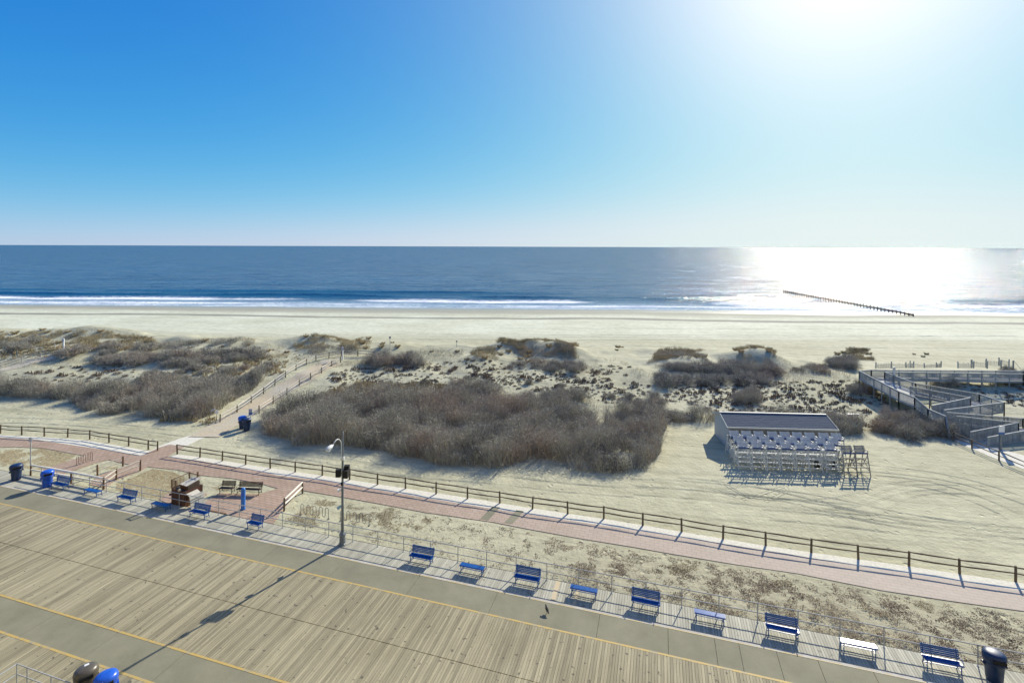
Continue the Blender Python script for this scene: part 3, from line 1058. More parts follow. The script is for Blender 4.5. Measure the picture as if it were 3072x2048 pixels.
b = MB(); b.box((-.22, -.03, 2.62), (.34, .03, .2), 0, R=Matrix.Rotation(-.6, 3, 'Y')); b.build('small_banner', M['skyblue'], lamp)

# blue call post
q = at(732, 1527, .035)
cp = empty('call_post', q, 0, 'bright blue cylindrical call post standing on the brick plaza', 'call post')
b = MB(); b.lathe([(.19, 0), (.19, .08), (.165, .12), (.165, 1.55), (.16, 1.62), (.13, 1.68), (.05, 1.71)], 16); b.build('column', simple('call_post_blue', (.03, .17, .52), .35), cp, True)
b = MB(); b.box((.02, -.165, 1.25), (.16, .02, .26)); b.build('speaker_panel', M['bin_blue'], cp)


# ------------------------------------------------------------------ signs
def sign(base, top_h, w, h, label, face=None, lower=None, postmat=None, rz=0.0, pr=.045, cat='sign', back=None):
    root = empty('sign_post', base, rz, label, cat)
    b = MB(); b.box((0, 0, top_h / 2), (pr * 1.6, pr * 1.6, top_h)); b.build('post', postmat or M['white'], root)
    if w:
        b = MB(); b.box((0, -pr - .02, top_h - h / 2), (w, .03, h)); b.build('panel', face or M['signpale'], root)
        if lower:
            b = MB(); b.box((0, -pr - .024, top_h - h - .13), (w, .03, .26)); b.build('lower_panel', lower, root)
    return root


sign(gp(754, 1280), 2.1, .42, .42, 'grey and blue notice on a pale post beside the dune path bins', M['signpale'], M['signblue'], M['lampwhite'])
sign(gp(192, 1056), 2.3, .34, .5, 'white-posted sign at the far end of the left dune path', M['signpale'], None, M['white'], pr=.12)
sign(gp(1029, 1079), 2.2, .34, .6, 'white-posted sign at the top of the central dune path', M['signpale'], None, M['white'], pr=.11)
sign(gp(1171, 1046), 2.2, .35, .4, 'small dark marker sign on the grassy dune crest behind the purple shrub', M['greywood'], None, M['greywood'])
sign(gp(1371, 1042), 1.3, .3, .3, 'tiny dark marker sign at the beach edge in mid-picture', M['greywood'], None, M['greywood'])
sg = sign(gp(3003, 1352), 2.6, .60, .62, 'white and blue notice board on a stout grey post before the zigzag ramp', M['white'], M['signblue'], M['lampgrey'], pr=.12)
q = at(2682, 1152, 2.0)
sign((q.x, q.y, 2.0 - .2), 2.6, .35, 1.0, 'slim grey sign on the upper landing of the wooden stairs', M['lampwhite'], None, M['lampgrey'], pr=.09)
# plain tall pole near the left
q = at(94, 1422, .02)
tp = empty('signpost', q, 0, 'thin grey pole at the left end of the white rails', 'pole')
b = MB(); b.tube([(0, 0, 0), (0, 0, 3.4)], .045, 8); b.build('pole', M['galv'], tp); b = MB(); b.box((0, -.04, 3.2), (.28, .02, .42)); b.build('panel', M['signpale'], tp)


# ------------------------------------------------------------------ split rail fences
def rail_fence(pts, label, group='split-rail fences', h=1.0, mat=None, pmat=None, rh=(.92, .52), pr=.078, rr=.052, jitter=.03, name='split_rail_fence', skip=()):
    mat = mat or M['railwood']; pmat = pmat or mat
    root = empty(name, pts[0], 0, label, 'fence', group)
    proto = None
    for p in pts:
        if proto is None:
            b = MB(); b.tube([(0, 0, -.15), (.004, .003, h * .6), (0, 0, h)], [pr, pr * .95, pr * .85], 7)
            proto = b.build('post', pmat, root); o = proto
        else:
            o = proto.copy(); col.objects.link(o); o.parent = root
        o.location = p - pts[0]; o.rotation_euler = (random.uniform(-.03, .03), random.uniform(-.03, .03), random.uniform(0, 6))
    for i, (p, q) in enumerate(zip(pts[:-1], pts[1:])):
        if i in skip: continue
        for z in rh:
            j1 = random.uniform(-jitter, jitter); j2 = random.uniform(-jitter, jitter)
            a_ = p - pts[0] + Vector((0, 0, z + j1)); c_ = q - pts[0] + Vector((0, 0, z + j2))
            mid = (a_ + c_) / 2 + Vector((0, 0, random.uniform(-.04, .02)))
            b = MB(); b.tube([a_, a_.lerp(mid, .5) + Vector((0, 0, random.uniform(-.012, .012))), mid, c_], [rr * .7, rr, rr * random.uniform(.9, 1.1), rr * .7], 6)
            b.build('rail', mat, root)
    return root


left_f = [(-190, 1300), (-125, 1299), (-60, 1300), (3, 1301), (67, 1305), (135, 1309), (205, 1312), (271, 1318), (329, 1328), (388, 1338), (447, 1349), (475, 1352)]
rail_fence([gp(u, v) for u, v in left_f], 'split-rail fence left of the path crossing')
right_f = [(534, 1363), (602, 1372), (669, 1383), (739, 1394), (813, 1406), (888, 1416), (969, 1427), (1051, 1440), (1135, 1454), (1219, 1467), (1311, 1482), (1405, 1496), (1502, 1511), (1600, 1527), (1706, 1542),
           (1814, 1558), (1931, 1577), (2048, 1596), (2172, 1617), (2300, 1637), (2437, 1659), (2578, 1679), (2730, 1699), (2882, 1721), (3050, 1746), (3230, 1772)]
rail_fence([gp(u, v) for u, v in right_f], 'very long dark split-rail fence running right from the path crossing beside the brick path')
rail_fence([gp(u, v) for u, v in [(662, 1268), (713, 1239), (755, 1210), (792, 1183), (826, 1157), (858, 1133), (889, 1111), (920, 1094), (949, 1082), (988, 1074), (1025, 1069), (1075, 1069), (1123, 1070)]],
           'pale split-rail fence on the left side of the central dune path', mat=M['railpale'], pmat=M['railwood'], rr=.075)
rail_fence([gp(u, v) for u, v in [(779, 1240), (821, 1212), (862, 1185), (899, 1158), (933, 1138), (966, 1120), (995, 1100), (1023, 1087)]],
           'pale split-rail fence on the right side of the central dune path', mat=M['railpale'], pmat=M['railwood'], rr=.075)
rail_fence([gp(u, v) for u, v in [(-50, 1122), (5, 1106), (67, 1086), (123, 1072), (178, 1064)]], 'low fence on the near side of the left dune path', pmat=M['paleboard'])
rail_fence([gp(u, v) for u, v in [(-50, 1086), (0, 1078), (53, 1069), (108, 1057), (165, 1048)]], 'low fence on the far side of the left dune path', pmat=M['paleboard'])
rail_fence([at(u, v, .03) for u, v in [(371, 1400), (295, 1426), (216, 1452)]], 'sunlit wooden ramp fence running up to the post on the island edge', mat=M['railpale'], pmat=M['postbrown'], rr=.045)
rail_fence([at(u, v, .03) for u, v in [(423, 1411), (351, 1438), (313, 1466)]], 'brown-posted pale ramp fence left of the straw island', mat=M['railpale'], pmat=M['postbrown'], rr=.07)
rail_fence([at(u, v, .03) for u, v in [(94, 1425), (313, 1466)]], 'pair of long sunlit white rails behind the blue bin', mat=M['railsunlit'], pmat=M['postbrown'], rr=.095, rh=(.95, .55))
rail_fence([at(u, v, .03) for u, v in [(910, 1478), (855, 1531)]], 'short fence with sunlit white rails at the right edge of the plaza', mat=M['railsunlit'], pmat=M['railwood'], rr=.08)
rail_fence([at(u, v, .0) for u, v in [(2862, 1322), (2918, 1346), (2999, 1381), (3100, 1424)]], 'dark two-rail fence leading to the foot of the wooden stairs')


# ------------------------------------------------------------------ bike racks
def wave_rack(p, q, n, label, h=.85, mat=None):
    root = empty('bike_rack', p, 0, label, 'bike rack', 'wave bike racks')
    d = (q - p); L = d.length; d.normalize()
    pts = []
    w = L / (2 * n - 1)
    for k in range(2 * n):
        x = k * w
        if k % 2 == 0:
            if k > 0:
                pass
    # serpentine tube
    up = True
    x = 0.0
    pts = [(0, 0)]
    for k in range(2 * n - 1):
        top = (k % 2 == 0)
        zc = h - w / 2 if top else .12 + w / 2
        for a in np.linspace(0, math.pi, 7):
            xx = x + w / 2 - w / 2 * math.cos(a)
            zz = zc + (w / 2 * math.sin(a) if top else -w / 2 * math.sin(a))
            pts.append((xx, zz))
        x += w
    pts.append((x, 0))
    b = MB(); b.tube([d * a + Vector((0, 0, z)) for a, z in pts], .022, 6); b.build('loop_tube', mat or M['galvdark'], root, True)
    for e in (0, x):
        b = MB(); b.lathe([(.08, 0), (.08, .02)], 8, tuple(d * e)); b.build('foot_plate', M['galvdark'], root)
    return root


wave_rack(at(905, 1543, .02), at(988, 1556, .02), 5, 'grey wave bike rack left of the street lamp')
wave_rack(at(1024, 1562, .02), at(1110, 1576, .02), 5, 'grey wave bike rack right of the street lamp')
wave_rack(at(232, 1396, .02), at(279, 1381, .02), 5, 'thin brownish bike rack beside the grass island', mat=M['postbrown'])

# ------------------------------------------------------------------ brown slatted structure
q = at(545, 1519, .035)
ki = empty('play_structure', q, BW_ROT - .12, 'brown slatted wooden structure with a railed deck and pale boards, on a brick pad', 'play structure')


def slat_wall(p0, p1, z0, z1, mat, root, name='slat', w=.09, gap=.015):
    p0 = Vector(p0); p1 = Vector(p1); d = p1 - p0; L = d.length; d.normalize()
    n = int(L / (w + gap)); rz = math.atan2(d.y, d.x)
    for k in range(n):
        c = p0 + d * ((k + .5) * L / n)
        b = MB(); b.box((c.x, c.y, (z0 + z1) / 2 + random.uniform(-.01, .01)), (w, .03, z1 - z0), rz); b.build(name, mat, root)


def core(x0, x1, y0, y1, z1, mat, root, name):
    b = MB(); b.box(((x0 + x1) / 2, (y0 + y1) / 2, z1 / 2), (x1 - x0, y1 - y0, z1)); b.build(name, mat, root)


slat_wall((-1.15, -.02, 0), (.45, -.02, 0), 0, 1.28, M['slatbrown'], ki)
slat_wall((.47, 0, 0), (.47, 1.5, 0), 0, 1.28, M['slatbrown'], ki)
slat_wall((-1.17, 0, 0), (-1.17, 1.5, 0), 0, 1.28, M['slatbrown'], ki)
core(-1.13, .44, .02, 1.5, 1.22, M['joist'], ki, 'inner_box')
slat_wall((-.55, .30, 0), (.35, .30, 0), 1.22, 1.62, M['slatbrown'], ki)
core(-.55, .35, .34, 1.3, 1.6, M['benchbrown'], ki, 'upper_box')
for x in (-.30, .16):
    b = MB(); b.box((x, .85, 1.68), (.38, 1.25, .04), R=Matrix.Rotation(.12, 3, 'X')); b.build('roof_board', M['paleboard'], ki)
for (x0, x1) in ((.50, 1.15),):
    b = MB(); b.box(((x0 + x1) / 2, .55, .95), (x1 - x0, .9, .05), R=Matrix.Rotation(.35, 3, 'Y')); b.build('side_deck', M['paleboard'], ki)
    b = MB(); b.box((1.28, .5, .55), (.05, 1.15, 1.0), R=Matrix.Rotation(-.25, 3, 'Y')); b.build('side_panel', M['greydeck'], ki)
    for k in range(4):
        b = MB(); b.box((1.31 + .005 * k, .5, .2 + .24 * k), (.07, 1.2, .03)); b.build('batten', M['paleboard'], ki)
b = MB()
for x in (-1.15, -.6):
    b.bar((x, .0, 1.28), (x, .0, 2.0), .08, .08)
b.bar((-1.15, 1.45, 1.28), (-1.15, 1.45, 2.0), .08, .08); b.bar((-.1, 1.45, 1.28), (-.1, 1.45, 2.2), .1, .1)
b.build('railing_post', M['postbrown'], ki)
b = MB()
b.bar((-1.15, 0, 1.95), (-.6, 0, 1.95), .05, .04); b.bar((-1.15, 0, 1.95), (-1.15, 1.45, 1.95), .05, .04); b.bar((-1.15, 1.45, 1.95), (.3, 1.45, 1.95), .05, .04)
for k in range(1, 5):
    b.bar((-1.15 + .11 * k, 0, 1.3), (-1.15 + .11 * k, 0, 1.95), .02, .02)
for k in range(1, 12):
    b.bar((-1.15, .12 * k, 1.3), (-1.15, .12 * k, 1.95), .02, .02)
    b.bar((-1.15 + .12 * k, 1.45, 1.3), (-1.15 + .12 * k, 1.45, 1.95), .02, .02)
b.build('railing', M['postbrown'], ki)
b = MB(); b.lathe([(.0, -.12), (.1, -.08), (.13, 0), (.1, .08), (.0, .12)], 10, (-.05, -.08, 1.35)); b.build('ornament', M['newplank'], ki, True)
b = MB(); b.lathe([(.0, -.1), (.08, -.06), (.1, 0), (.08, .06), (.0, .1)], 8, (-1.25, -.05, .75)); b.build('ornament', M['joist'], ki, True)

# small wooden kerb pieces and plank near the plaza
q = at(650, 1538, .035)
kb = empty('timber_kerb', q, BW_ROT, 'low brown timber kerb behind the deep blue bench', 'kerb'); b = MB(); b.box((0, 0, .06), (2.0, .12, .12)); b.build('beam', M['postbrown'], kb)

# ------------------------------------------------------------------ bird on the concrete strip
q = at(1645, 1838, .15)
bd = MB()
bd.tube([(-.19, 0, .10), (-.10, 0, .14), (0, 0, .16), (.08, 0, .19), (.11, 0, .235), (.15, 0, .26), (.18, 0, .255), (.225, 0, .245)], [.012, .035, .07, .062, .036, .036, .022, .005], 8)
bd.tube([(.0, .025, .11), (.01, .025, 0)], .008, 4); bd.tube([(.0, -.025, .11), (.01, -.025, 0)], .008, 4)
bird = bd.build('bird', M['bird'], None, True, q)
bird.rotation_euler = (0, 0, 1.9); bird.scale = (1.3, 1.3, 1.3)
tag(bird, 'small dark bird standing alone on the concrete strip', 'bird')

# ------------------------------------------------------------------ shed
se = at(2188, 1278, 2.4); sr = at(2509, 1286, 2.4)
dirs = (sr - se); SL = dirs.length; srz = math.atan2(dirs.y, dirs.x)
shed = empty('beach_shed', (se.x, se.y, 0), srz, 'long low white storage shed with dark shingled roof at the dune foot', 'shed')
W_ = 4.3
b = MB()
EH, RH = 2.35, 3.1
b.add([(0, 0, -.2), (0, W_, -.2), (0, W_, EH), (0, W_ / 2, RH), (0, 0, EH)], [(0, 1, 2, 3, 4)])
b.build('gable_wall', M['wall'], shed)
b = MB(); b.add([(SL, 0, -.2), (SL, W_, -.2), (SL, W_, EH), (SL, W_ / 2, RH), (SL, 0, EH)], [(0, 4, 3, 2, 1)]); b.build('gable_wall', M['wall'], shed)
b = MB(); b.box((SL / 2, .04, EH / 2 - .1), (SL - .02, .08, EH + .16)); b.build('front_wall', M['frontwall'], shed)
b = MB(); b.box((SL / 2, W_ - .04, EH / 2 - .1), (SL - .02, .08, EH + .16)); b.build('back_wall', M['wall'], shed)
for k in range(14):     # clapboards on the gable
    z = .08 + k * .165
    b = MB(); b.box((-.012, W_ / 2, z), (.02, W_ - .1, .15)); b.build('siding_board', M['wall'], shed)
for side in (0, 1):
    rfm = MB()
    n = 9
    for k in range(n):      # shingle courses
        f0 = k / n; f1 = (k + 1.12) / n
        y0 = -.25 + (W_ / 2 + .25) * f0; y1 = -.25 + (W_ / 2 + .25) * f1
        sl = (RH - EH) / (W_ / 2)
        z0 = EH + sl * y0 + .056; z1 = EH + sl * y1 + .045
        nn_ = 30
        for i in range(nn_):
            x0 = -.2 + (SL + .4) * i / nn_; x1 = -.2 + (SL + .4) * (i + .985) / nn_
            dz = random.uniform(0, .008)
            pts = [(x0, y0, z0 + dz), (x1, y0, z0 + dz), (x1, y1, z1 + dz), (x0, y1, z1 + dz), (x0, y0, z0 - .012), (x1, y0, z0 - .012)]
            if side:
                pts = [(a, W_ - c, d) for a, c, d in pts]
            rfm.add(pts, [(0, 1, 2, 3), (0, 4, 5, 1)])
    o = rfm.build('roof_shingles', M['shingle'], shed); o['kind'] = 'stuff'
b = MB(); b.bar((-.22, W_ / 2, RH + .085), (SL + .22, W_ / 2, RH + .085), .22, .05); b.build('ridge_cap', M['wall'], shed)
b = MB(); b.box((SL / 2, -.24, EH - .02), (SL + .4, .04, .16)); b.build('fascia', M['wall'], shed)
sl = math.atan2(RH - EH, W_ / 2)
for sg_ in (-.21, SL + .21):
    b = MB(); b.bar((sg_, -.24, EH - .06), (sg_, W_ / 2, RH + .02), .04, .14); b.bar((sg_, W_ + .24, EH - .06), (sg_, W_ / 2, RH + .02), .04, .14)
    b.build('barge_board', M['wall'], shed)


# ------------------------------------------------------------------ lifeguard stands
def make_stand(wood_m, board_m, seat_m, label, group):
    root = empty('lifeguard_stand', (0, 0, 0), 0, label, 'lifeguard stand', group)
    w = .52
    for sx in (-1, 1):
        b = MB()
        b.bar((sx * .60, -.70, 0), (sx * w, -.30, 2.0), .07, .05)
        b.bar((sx * .60, .75, 0), (sx * w, .28, 2.0), .07, .05)
        b.build('leg', wood_m, root)
        b = MB()
        b.bar((sx * .58, -.60, .5), (sx * .58, .62, .5), .03, .07); b.bar((sx * .55, -.45, 1.2), (sx * .55, .45, 1.2), .03, .07)
        b.bar((sx * .57, -.55, .55), (sx * .55, .40, 1.2), .03, .05); b.bar((sx * .55, .42, .55), (sx * .55, -.35, 1.9), .03, .05)
        b.build('side_brace', wood_m, root)
        b = MB(); b.bar((sx * w, -.40, 2.22), (sx * w, -.02, 2.22), .055, .04); b.bar((sx * w, -.38, 2.0), (sx * w, -.38, 2.27), .05, .05); b.build('armrest', seat_m, root)
    for z, y in ((.35, -.63), (.75, -.55), (1.15, -.47), (1.55, -.39)):
        b = MB(); b.bar((-.57, y, z), (.57, y, z), .06, .08); b.build('rung', wood_m, root)
    for z, y in ((.45, .64), (1.15, .47)):
        b = MB(); b.bar((-.57, y, z), (.57, y, z), .04, .08); b.build('cross_bar', wood_m, root)
    b = MB(); b.bar((-.55, .62, .5), (.54, .44, 1.25), .04, .06); b.bar((.55, .62, .5), (-.54, .44, 1.25), .04, .06); b.build('cross_brace', wood_m, root)
    b = MB(); b.box((0, -.36, 2.0), (1.12, .04, .16)); b.build('seat_board', board_m, root)
    b = MB(); b.box((0, -.25, 2.03), (1.04, .18, .04)); b.build('seat', seat_m, root)
    R = Matrix.Rotation(math.radians(-30), 3, 'X')
    for k in range(4):
        c = Vector((0, -.08, 2.12)) + R @ Vector((0, 0, .135 * k))
        b = MB(); b.box(c, (.98, .025, .112), R=R); b.build('back_slat', seat_m, root)
    b = MB()
    for sx in (-.35, .35):
        c0 = Vector((sx, -.05, 2.05)); c1 = c0 + R @ Vector((0, 0, .56)); b.bar(c0, c1, .06, .03)
    b.build('back_frame', wood_m, root)
    return root


GR = 'white lifeguard stands stored in rows before the shed'
proto = make_stand(M['standwhite'], M['standblue'], M['standwhite'], 'x', GR)
rows = [('back', 50.1, [2207, 2243, 2279, 2319, 2355, 2391, 2427, 2467, 2503]),
        ('middle', 48.75, [2220, 2260, 2296, 2339, 2376, 2416, 2458, 2495]),
        ('front', 47.5, [2232, 2274, 2315, 2358, 2400, 2436, 2484])]
ORD = ['first', 'second', 'third', 'fourth', 'fifth', 'sixth', 'seventh', 'eighth', 'ninth']
first = True
for rn, y0, us in rows:
    for i, u in enumerate(us):
        o = proto if first else copy_tree(proto)
        first = False
        x = (u - 1536) / F * y0
        y = y0 + (x - 26) * math.tan(srz)
        o.location = (x, y, 0); o.rotation_euler = (0, 0, srz + random.uniform(-.03, .03))
        pos_ = 'on a wheeled trailer' if (rn == 'front' and i == 6) else ''
        o['label'] = 'white lifeguard stand, %s from the left in the %s row by the shed' % (ORD[i], rn) if not pos_ else 'white lifeguard stand behind the two-wheeled trailer, last in the front row'
p2 = make_stand(M['standgrey'], M['standblue'], M['standgrey'], 'x', 'weathered lifeguard stands at the right end')
for i, u in enumerate((2542, 2580)):
    o = p2 if i == 0 else copy_tree(p2)
    o.location = ((u - 1536) / F * 46.6, 46.6, 0); o.rotation_euler = (0, 0, srz)
    o['label'] = ('weathered grey-brown lifeguard stand next to the white rows', 'outermost weathered grey-brown lifeguard stand, rightmost of all')[i]
# trailer
q = at(2484, 1398, .3)
tl = empty('boat_trailer', (q.x, q.y + .2, 0), srz, 'small two-wheeled white trailer frame in front of the stands', 'trailer')
b = MB(); b.bar((-.75, 0, .35), (.75, 0, .35), .08, .08); b.bar((-.6, -.9, .5), (.6, -.9, .5), .06, .06); b.bar((-.6, .9, .5), (.6, .9, .5), .06, .06)
b.bar((-.6, -.9, .5), (-.6, .9, .5), .06, .06); b.bar((.6, -.9, .5), (.6, .9, .5), .06, .06); b.build('frame', M['standwhite'], tl)
b = MB(); b.tube([(-.65, -.5, 1.9), (.55, -.5, 1.9)], .1, 10); b.tube([(.55, -.5, 1.9), (.8, -.5, 1.82)], .12, 8); b.build('white_roll', M['white'], tl)
b = MB(); b.bar((-.6, -.5, .5), (-.6, -.5, 1.85), .04, .04); b.bar((.6, -.5, .5), (.6, -.5, 1.85), .04, .04); b.build('upright', M['standwhite'], tl)
for sx in (-1, 1):
    b = MB()
    b.tube([(sx * .72, 0, .34), (sx * .92, 0, .34)], .34, 18); b.build('wheel', M['rubber'], tl)
    b = MB(); b.tube([(sx * .93, 0, .34), (sx * .95, 0, .34)], .14, 12); b.build('hub', M['standwhite'], tl)


# ------------------------------------------------------------------ wooden walkover with stairs and switchback ramps
wk = empty('wooden_walkover', (0, 0, 0), 0, 'grey wooden dune walkover with stairs and switchback ramps', 'walkover')


def hrail(p, q, step=1.7, solid=False, under=True):
    """hand rail with posts and balusters; p, q are points on the rail top"""
    L = (q - p).length
    b = MB(); b.bar(p, q, .14, .045); b.bar(p - Vector((0, 0, .12)), q - Vector((0, 0, .12)), .05, .10); b.build('handrail', M['greywood'], wk)
    n = max(1, int(round(L / step)))
    for k in range(n + 1):
        c = p.lerp(q, k / n)
        g_ = tz(c.x, c.y) - .3
        zb = min(c.z - 1.15, g_) if under else c.z - 1.15
        b = MB(); b.bar((c.x, c.y, zb), (c.x, c.y, c.z - .03), .10, .10); b.build('post', M['greywood'], wk)
    nb = max(2, int(L / .135))
    b = MB()
    for k in range(1, nb):
        c = p.lerp(q, k / nb)
        b.bar((c.x, c.y, c.z - .98), (c.x, c.y, c.z - .1), .085 if solid else .05, .035)
    b.bar(p - Vector((0, 0, .97)), q - Vector((0, 0, .97)), .04, .09)
    o = b.build('balusters', M['greywood'], wk); o['kind'] = 'stuff'


def deckq(a, b_, c, d, name='deck_board'):
    """deck between edge a-b and edge d-c (rail-top points), boards across"""
    L = ((a - b_).length + (d - c).length) / 2
    n = max(2, int(L / .30))
    for k in range(n):
        f0 = (k + .03) / n; f1 = (k + .97) / n
        vs_ = [a.lerp(b_, f0), a.lerp(b_, f1), d.lerp(c, f1), d.lerp(c, f0)]
        vs_ = [v - Vector((0, 0, 1.05)) for v in vs_]
        m_ = MB(); m_.add(vs_ + [v - Vector((0, 0, .04)) for v in vs_], [(0, 1, 2, 3), (7, 6, 5, 4), (0, 4, 5, 1), (1, 5, 6, 2), (2, 6, 7, 3), (3, 7, 4, 0)])
        m_.build(name, M['greydeck'], wk)
    for e0, e1 in ((a, b_), (d, c)):
        m_ = MB(); m_.bar(e0 - Vector((0, 0, 1.2)), e1 - Vector((0, 0, 1.2)), .05, .22); m_.build('stringer', M['greywood'], wk)


A3 = at(2579, 1112, 3.5); C2 = at(2698, 1173, 2.95); D2 = at(2746, 1191, 2.95); L1 = at(2839, 1248, 2.15)
A3r = at(2655, 1115, 3.5); C2r = at(2748, 1149, 2.95)
B3 = at(2615, 1109, 3.5); B3r = at(3071, 1112, 3.3); N3r = at(3071, 1121, 3.3)
E3 = at(3260, 1113, 3.2); E3n = at(3260, 1123, 3.2)
# far walkway
hrail(A3, B3); hrail(B3, B3r, 2.0); hrail(B3r, E3, 2.0); hrail(A3r, N3r, 2.0); hrail(N3r, E3n, 2.0)
deckq(B3, B3r, N3r, A3r); deckq(B3r, E3, E3n, N3r); 
# upper slope
hrail(A3, C2); hrail(A3r, C2r); deckq(A3, C2, C2r, A3r)
# landing 2 -> landing 1, stair side rail
hrail(C2, D2); D2b = D2.copy(); 
M1 = D2.lerp(L1, .45); M1.z = 2.2
hrail(D2, M1, 1.2, True); hrail(M1, L1)
# upper V ramp
T2a = at(2939, 1181, 2.55); T2b = at(3014, 1206, 2.5); J1 = at(2834, 1229, 2.15)
I0 = at(2732, 1158, 2.95); I1 = at(2913, 1192, 2.5); I2 = at(2798, 1216, 2.2)
hrail(C2r, T2a, 1.7, True); hrail(T2a, T2b); hrail(T2b, J1, 1.7); hrail(I0, I1, 1.7, True); hrail(I1, I2, 1.7, True)
deckq(C2r, T2a, I1, I0); deckq(T2b, J1, I2, I1); deckq(T2a, T2b, I1.lerp(I2, .05), I1)
deckq(C2, D2, I0.lerp(I1, .08), C2r)
deckq(M1, L1, J1, I2)
# lower V ramp
V0 = at(2842, 1236, 2.15); V1 = at(3071, 1254, 1.75); V1b = at(3160, 1264, 1.6)
K0 = at(2870, 1247, 2.15); K1 = at(3057, 1267, 1.7); K2 = at(2913, 1295, 1.2)
G0 = at(3160, 1276, 1.5); G1 = at(2965, 1311, 1.05)
hrail(V0, V1, 1.7, True); hrail(V1, V1b, 1.7); hrail(V1b, G0, 1.7); hrail(G0, G1, 1.5); hrail(K0, K1, 1.7, True); hrail(K1, K2, 1.7, True)
deckq(V0, V1b, K1, K0); deckq(G0, G1, K2, K1); deckq(L1, L1.lerp(K0, .8), V0, J1)
# bottom stairs between landing 1 and the sand
sa = L1 - Vector((0, 0, 1.05)); sb = K0.lerp(K2, .02) - Vector((0, 0, 1.05))
fa = Vector((at(2848, 1316, 0).x, at(2848, 1316, 0).y, 0)); fb = Vector((at(2912, 1313, 0).x, at(2912, 1313, 0).y, 0))
for k in range(7):
    f = (k + .5) / 7
    p = sa.lerp(fa, f); q = sb.lerp(fb, f); p.z = q.z = 1.1 * (1 - (k + 1) / 7.0) + .02
    b = MB(); b.bar(p, q, .32, .05); b.build('stair_tread', M['greydeck'], wk)
    b = MB(); b.bar(p + Vector((0, .14, .07)), q + Vector((0, .14, .07)), .03, .13); b.build('stair_riser', M['greywood'], wk)
hrail(L1, fa + Vector((0, 0, 1.0)), 1.4, True); hrail(K2.lerp(K0, .75), fb + Vector((0, 0, 1.0)), 1.4, True)
# upper stairs seen as a few treads
for k in range(6):
    f = (k + .5) / 6
    p = D2.lerp(M1, f); q = I0.lerp(I2, .25 + .7 * f); p.z = q.z = 1.9 - .7 * (k + 1) / 6.0
    b = MB(); b.bar(p, q, .32, .05); b.build('stair_tread', M['greydeck'], wk)

# sand fences beyond the walkover
snow = M['greywood']


def snow_fence(line, h, label, rot=0):
    pts = [at(u, v, -.2) for u, v in line]
    root = empty('sand_fence', pts[0], 0, label, 'sand fence', 'slatted sand fences behind the walkover')
    for p in pts:
        b = MB(); b.bar(p - pts[0] + Vector((0, 0, -.3)), p - pts[0] + Vector((random.uniform(-.1, .1), 0, h + .25)), .13, .13); b.build('post', snow, root)
    b = MB()
    for p, q in zip(pts[:-1], pts[1:]):
        n = int((q - p).length / .14)
        for k in range(n):
            c = p.lerp(q, k / n) - pts[0]
            b.bar(c, c + Vector((random.uniform(-.03, .03), 0, h * random.uniform(.8, 1))), .05, .02)
        b.bar(p - pts[0] + Vector((0, 0, h * .75)), q - pts[0] + Vector((0, 0, h * .75)), .02, .02)
    o = b.build('slats', M['paleboard'], root); o['kind'] = 'stuff'
    return root


snow_fence([(2628, 1107), (2675, 1105), (2720, 1107), (2742, 1104)], 1.0, 'grey sand fence at the left behind the upper walkway')
snow_fence([(2732, 1101), (2775, 1108), (2810, 1106), (2824, 1102)], .9, 'low sagging sand fence in the middle behind the walkway')
snow_fence([(2875, 1105), (2922, 1104), (2916, 1099)], 1.0, 'pale sand fence piece first right of the sagging one')
snow_fence([(2916, 1099), (2963, 1103), (2960, 1098)], 1.0, 'pale sand fence piece in the centre of the right group')
snow_fence([(2960, 1096), (3005, 1100), (2998, 1092), (3028, 1098)], 1.0, 'pale sand fence piece by the flag pole')
q = at(3041, 1110, -.1)
fp = empty('flag_pole', q, 0, 'short grey pole with a sagging spotted string of pennants', 'pole')
b = MB(); b.bar((0, 0, 0), (0, 0, 1.7), .16, .16); b.build('pole', M['lampgrey'], fp)
for k in range(7):
    b = MB(); x = .15 + .16 * k; z = 1.6 - .2 * k; b.add([(x, 0, z), (x + .16, .02, z - .05), (x + .06, 0, z - .22)], [(0, 1, 2)]); b.build('pennant', M['yellow'] if k % 2 else M['black'], fp)
b = MB(); b.tube([(0, 0, 1.65), (.6, 0, 1.0), (1.3, 0, .25)], .03, 5); b.build('cord', M['white'], fp)

# white board lying in the scrub by the shed, white things in the shrubs
q = gp(2560, 1256); b = MB(); b.box((0, 0, .55), (1.5, .35, .12), .05); b.bar((-.6, 0, 0), (-.6, 0, .5), .08, .08); b.bar((.6, 0, 0), (.6, 0, .5), .08, .08)
tag(b.build('white_board', M['white'], None, False, q), 'white board lying over the scrub right of the shed roof', 'board')
q = gp(652, 1262)
sc_ = empty('notice_stand', q, .3, 'two crumpled white panels in the shrubs left of the dune path', 'panel')
b = MB(); b.box((0, .0, 1.05), (.42, .05, .34), R=Matrix.Rotation(.5, 3, 'Y')); b.build('panel', M['white'], sc_)
b = MB(); b.box((-.45, .05, 1.3), (.5, .05, .2), R=Matrix.Rotation(-.4, 3, 'Y')); b.build('panel', M['signpale'], sc_)
b = MB(); b.bar((0, .03, 0), (0, .03, 1.0), .06, .06); b.build('post', M['greywood'], sc_)

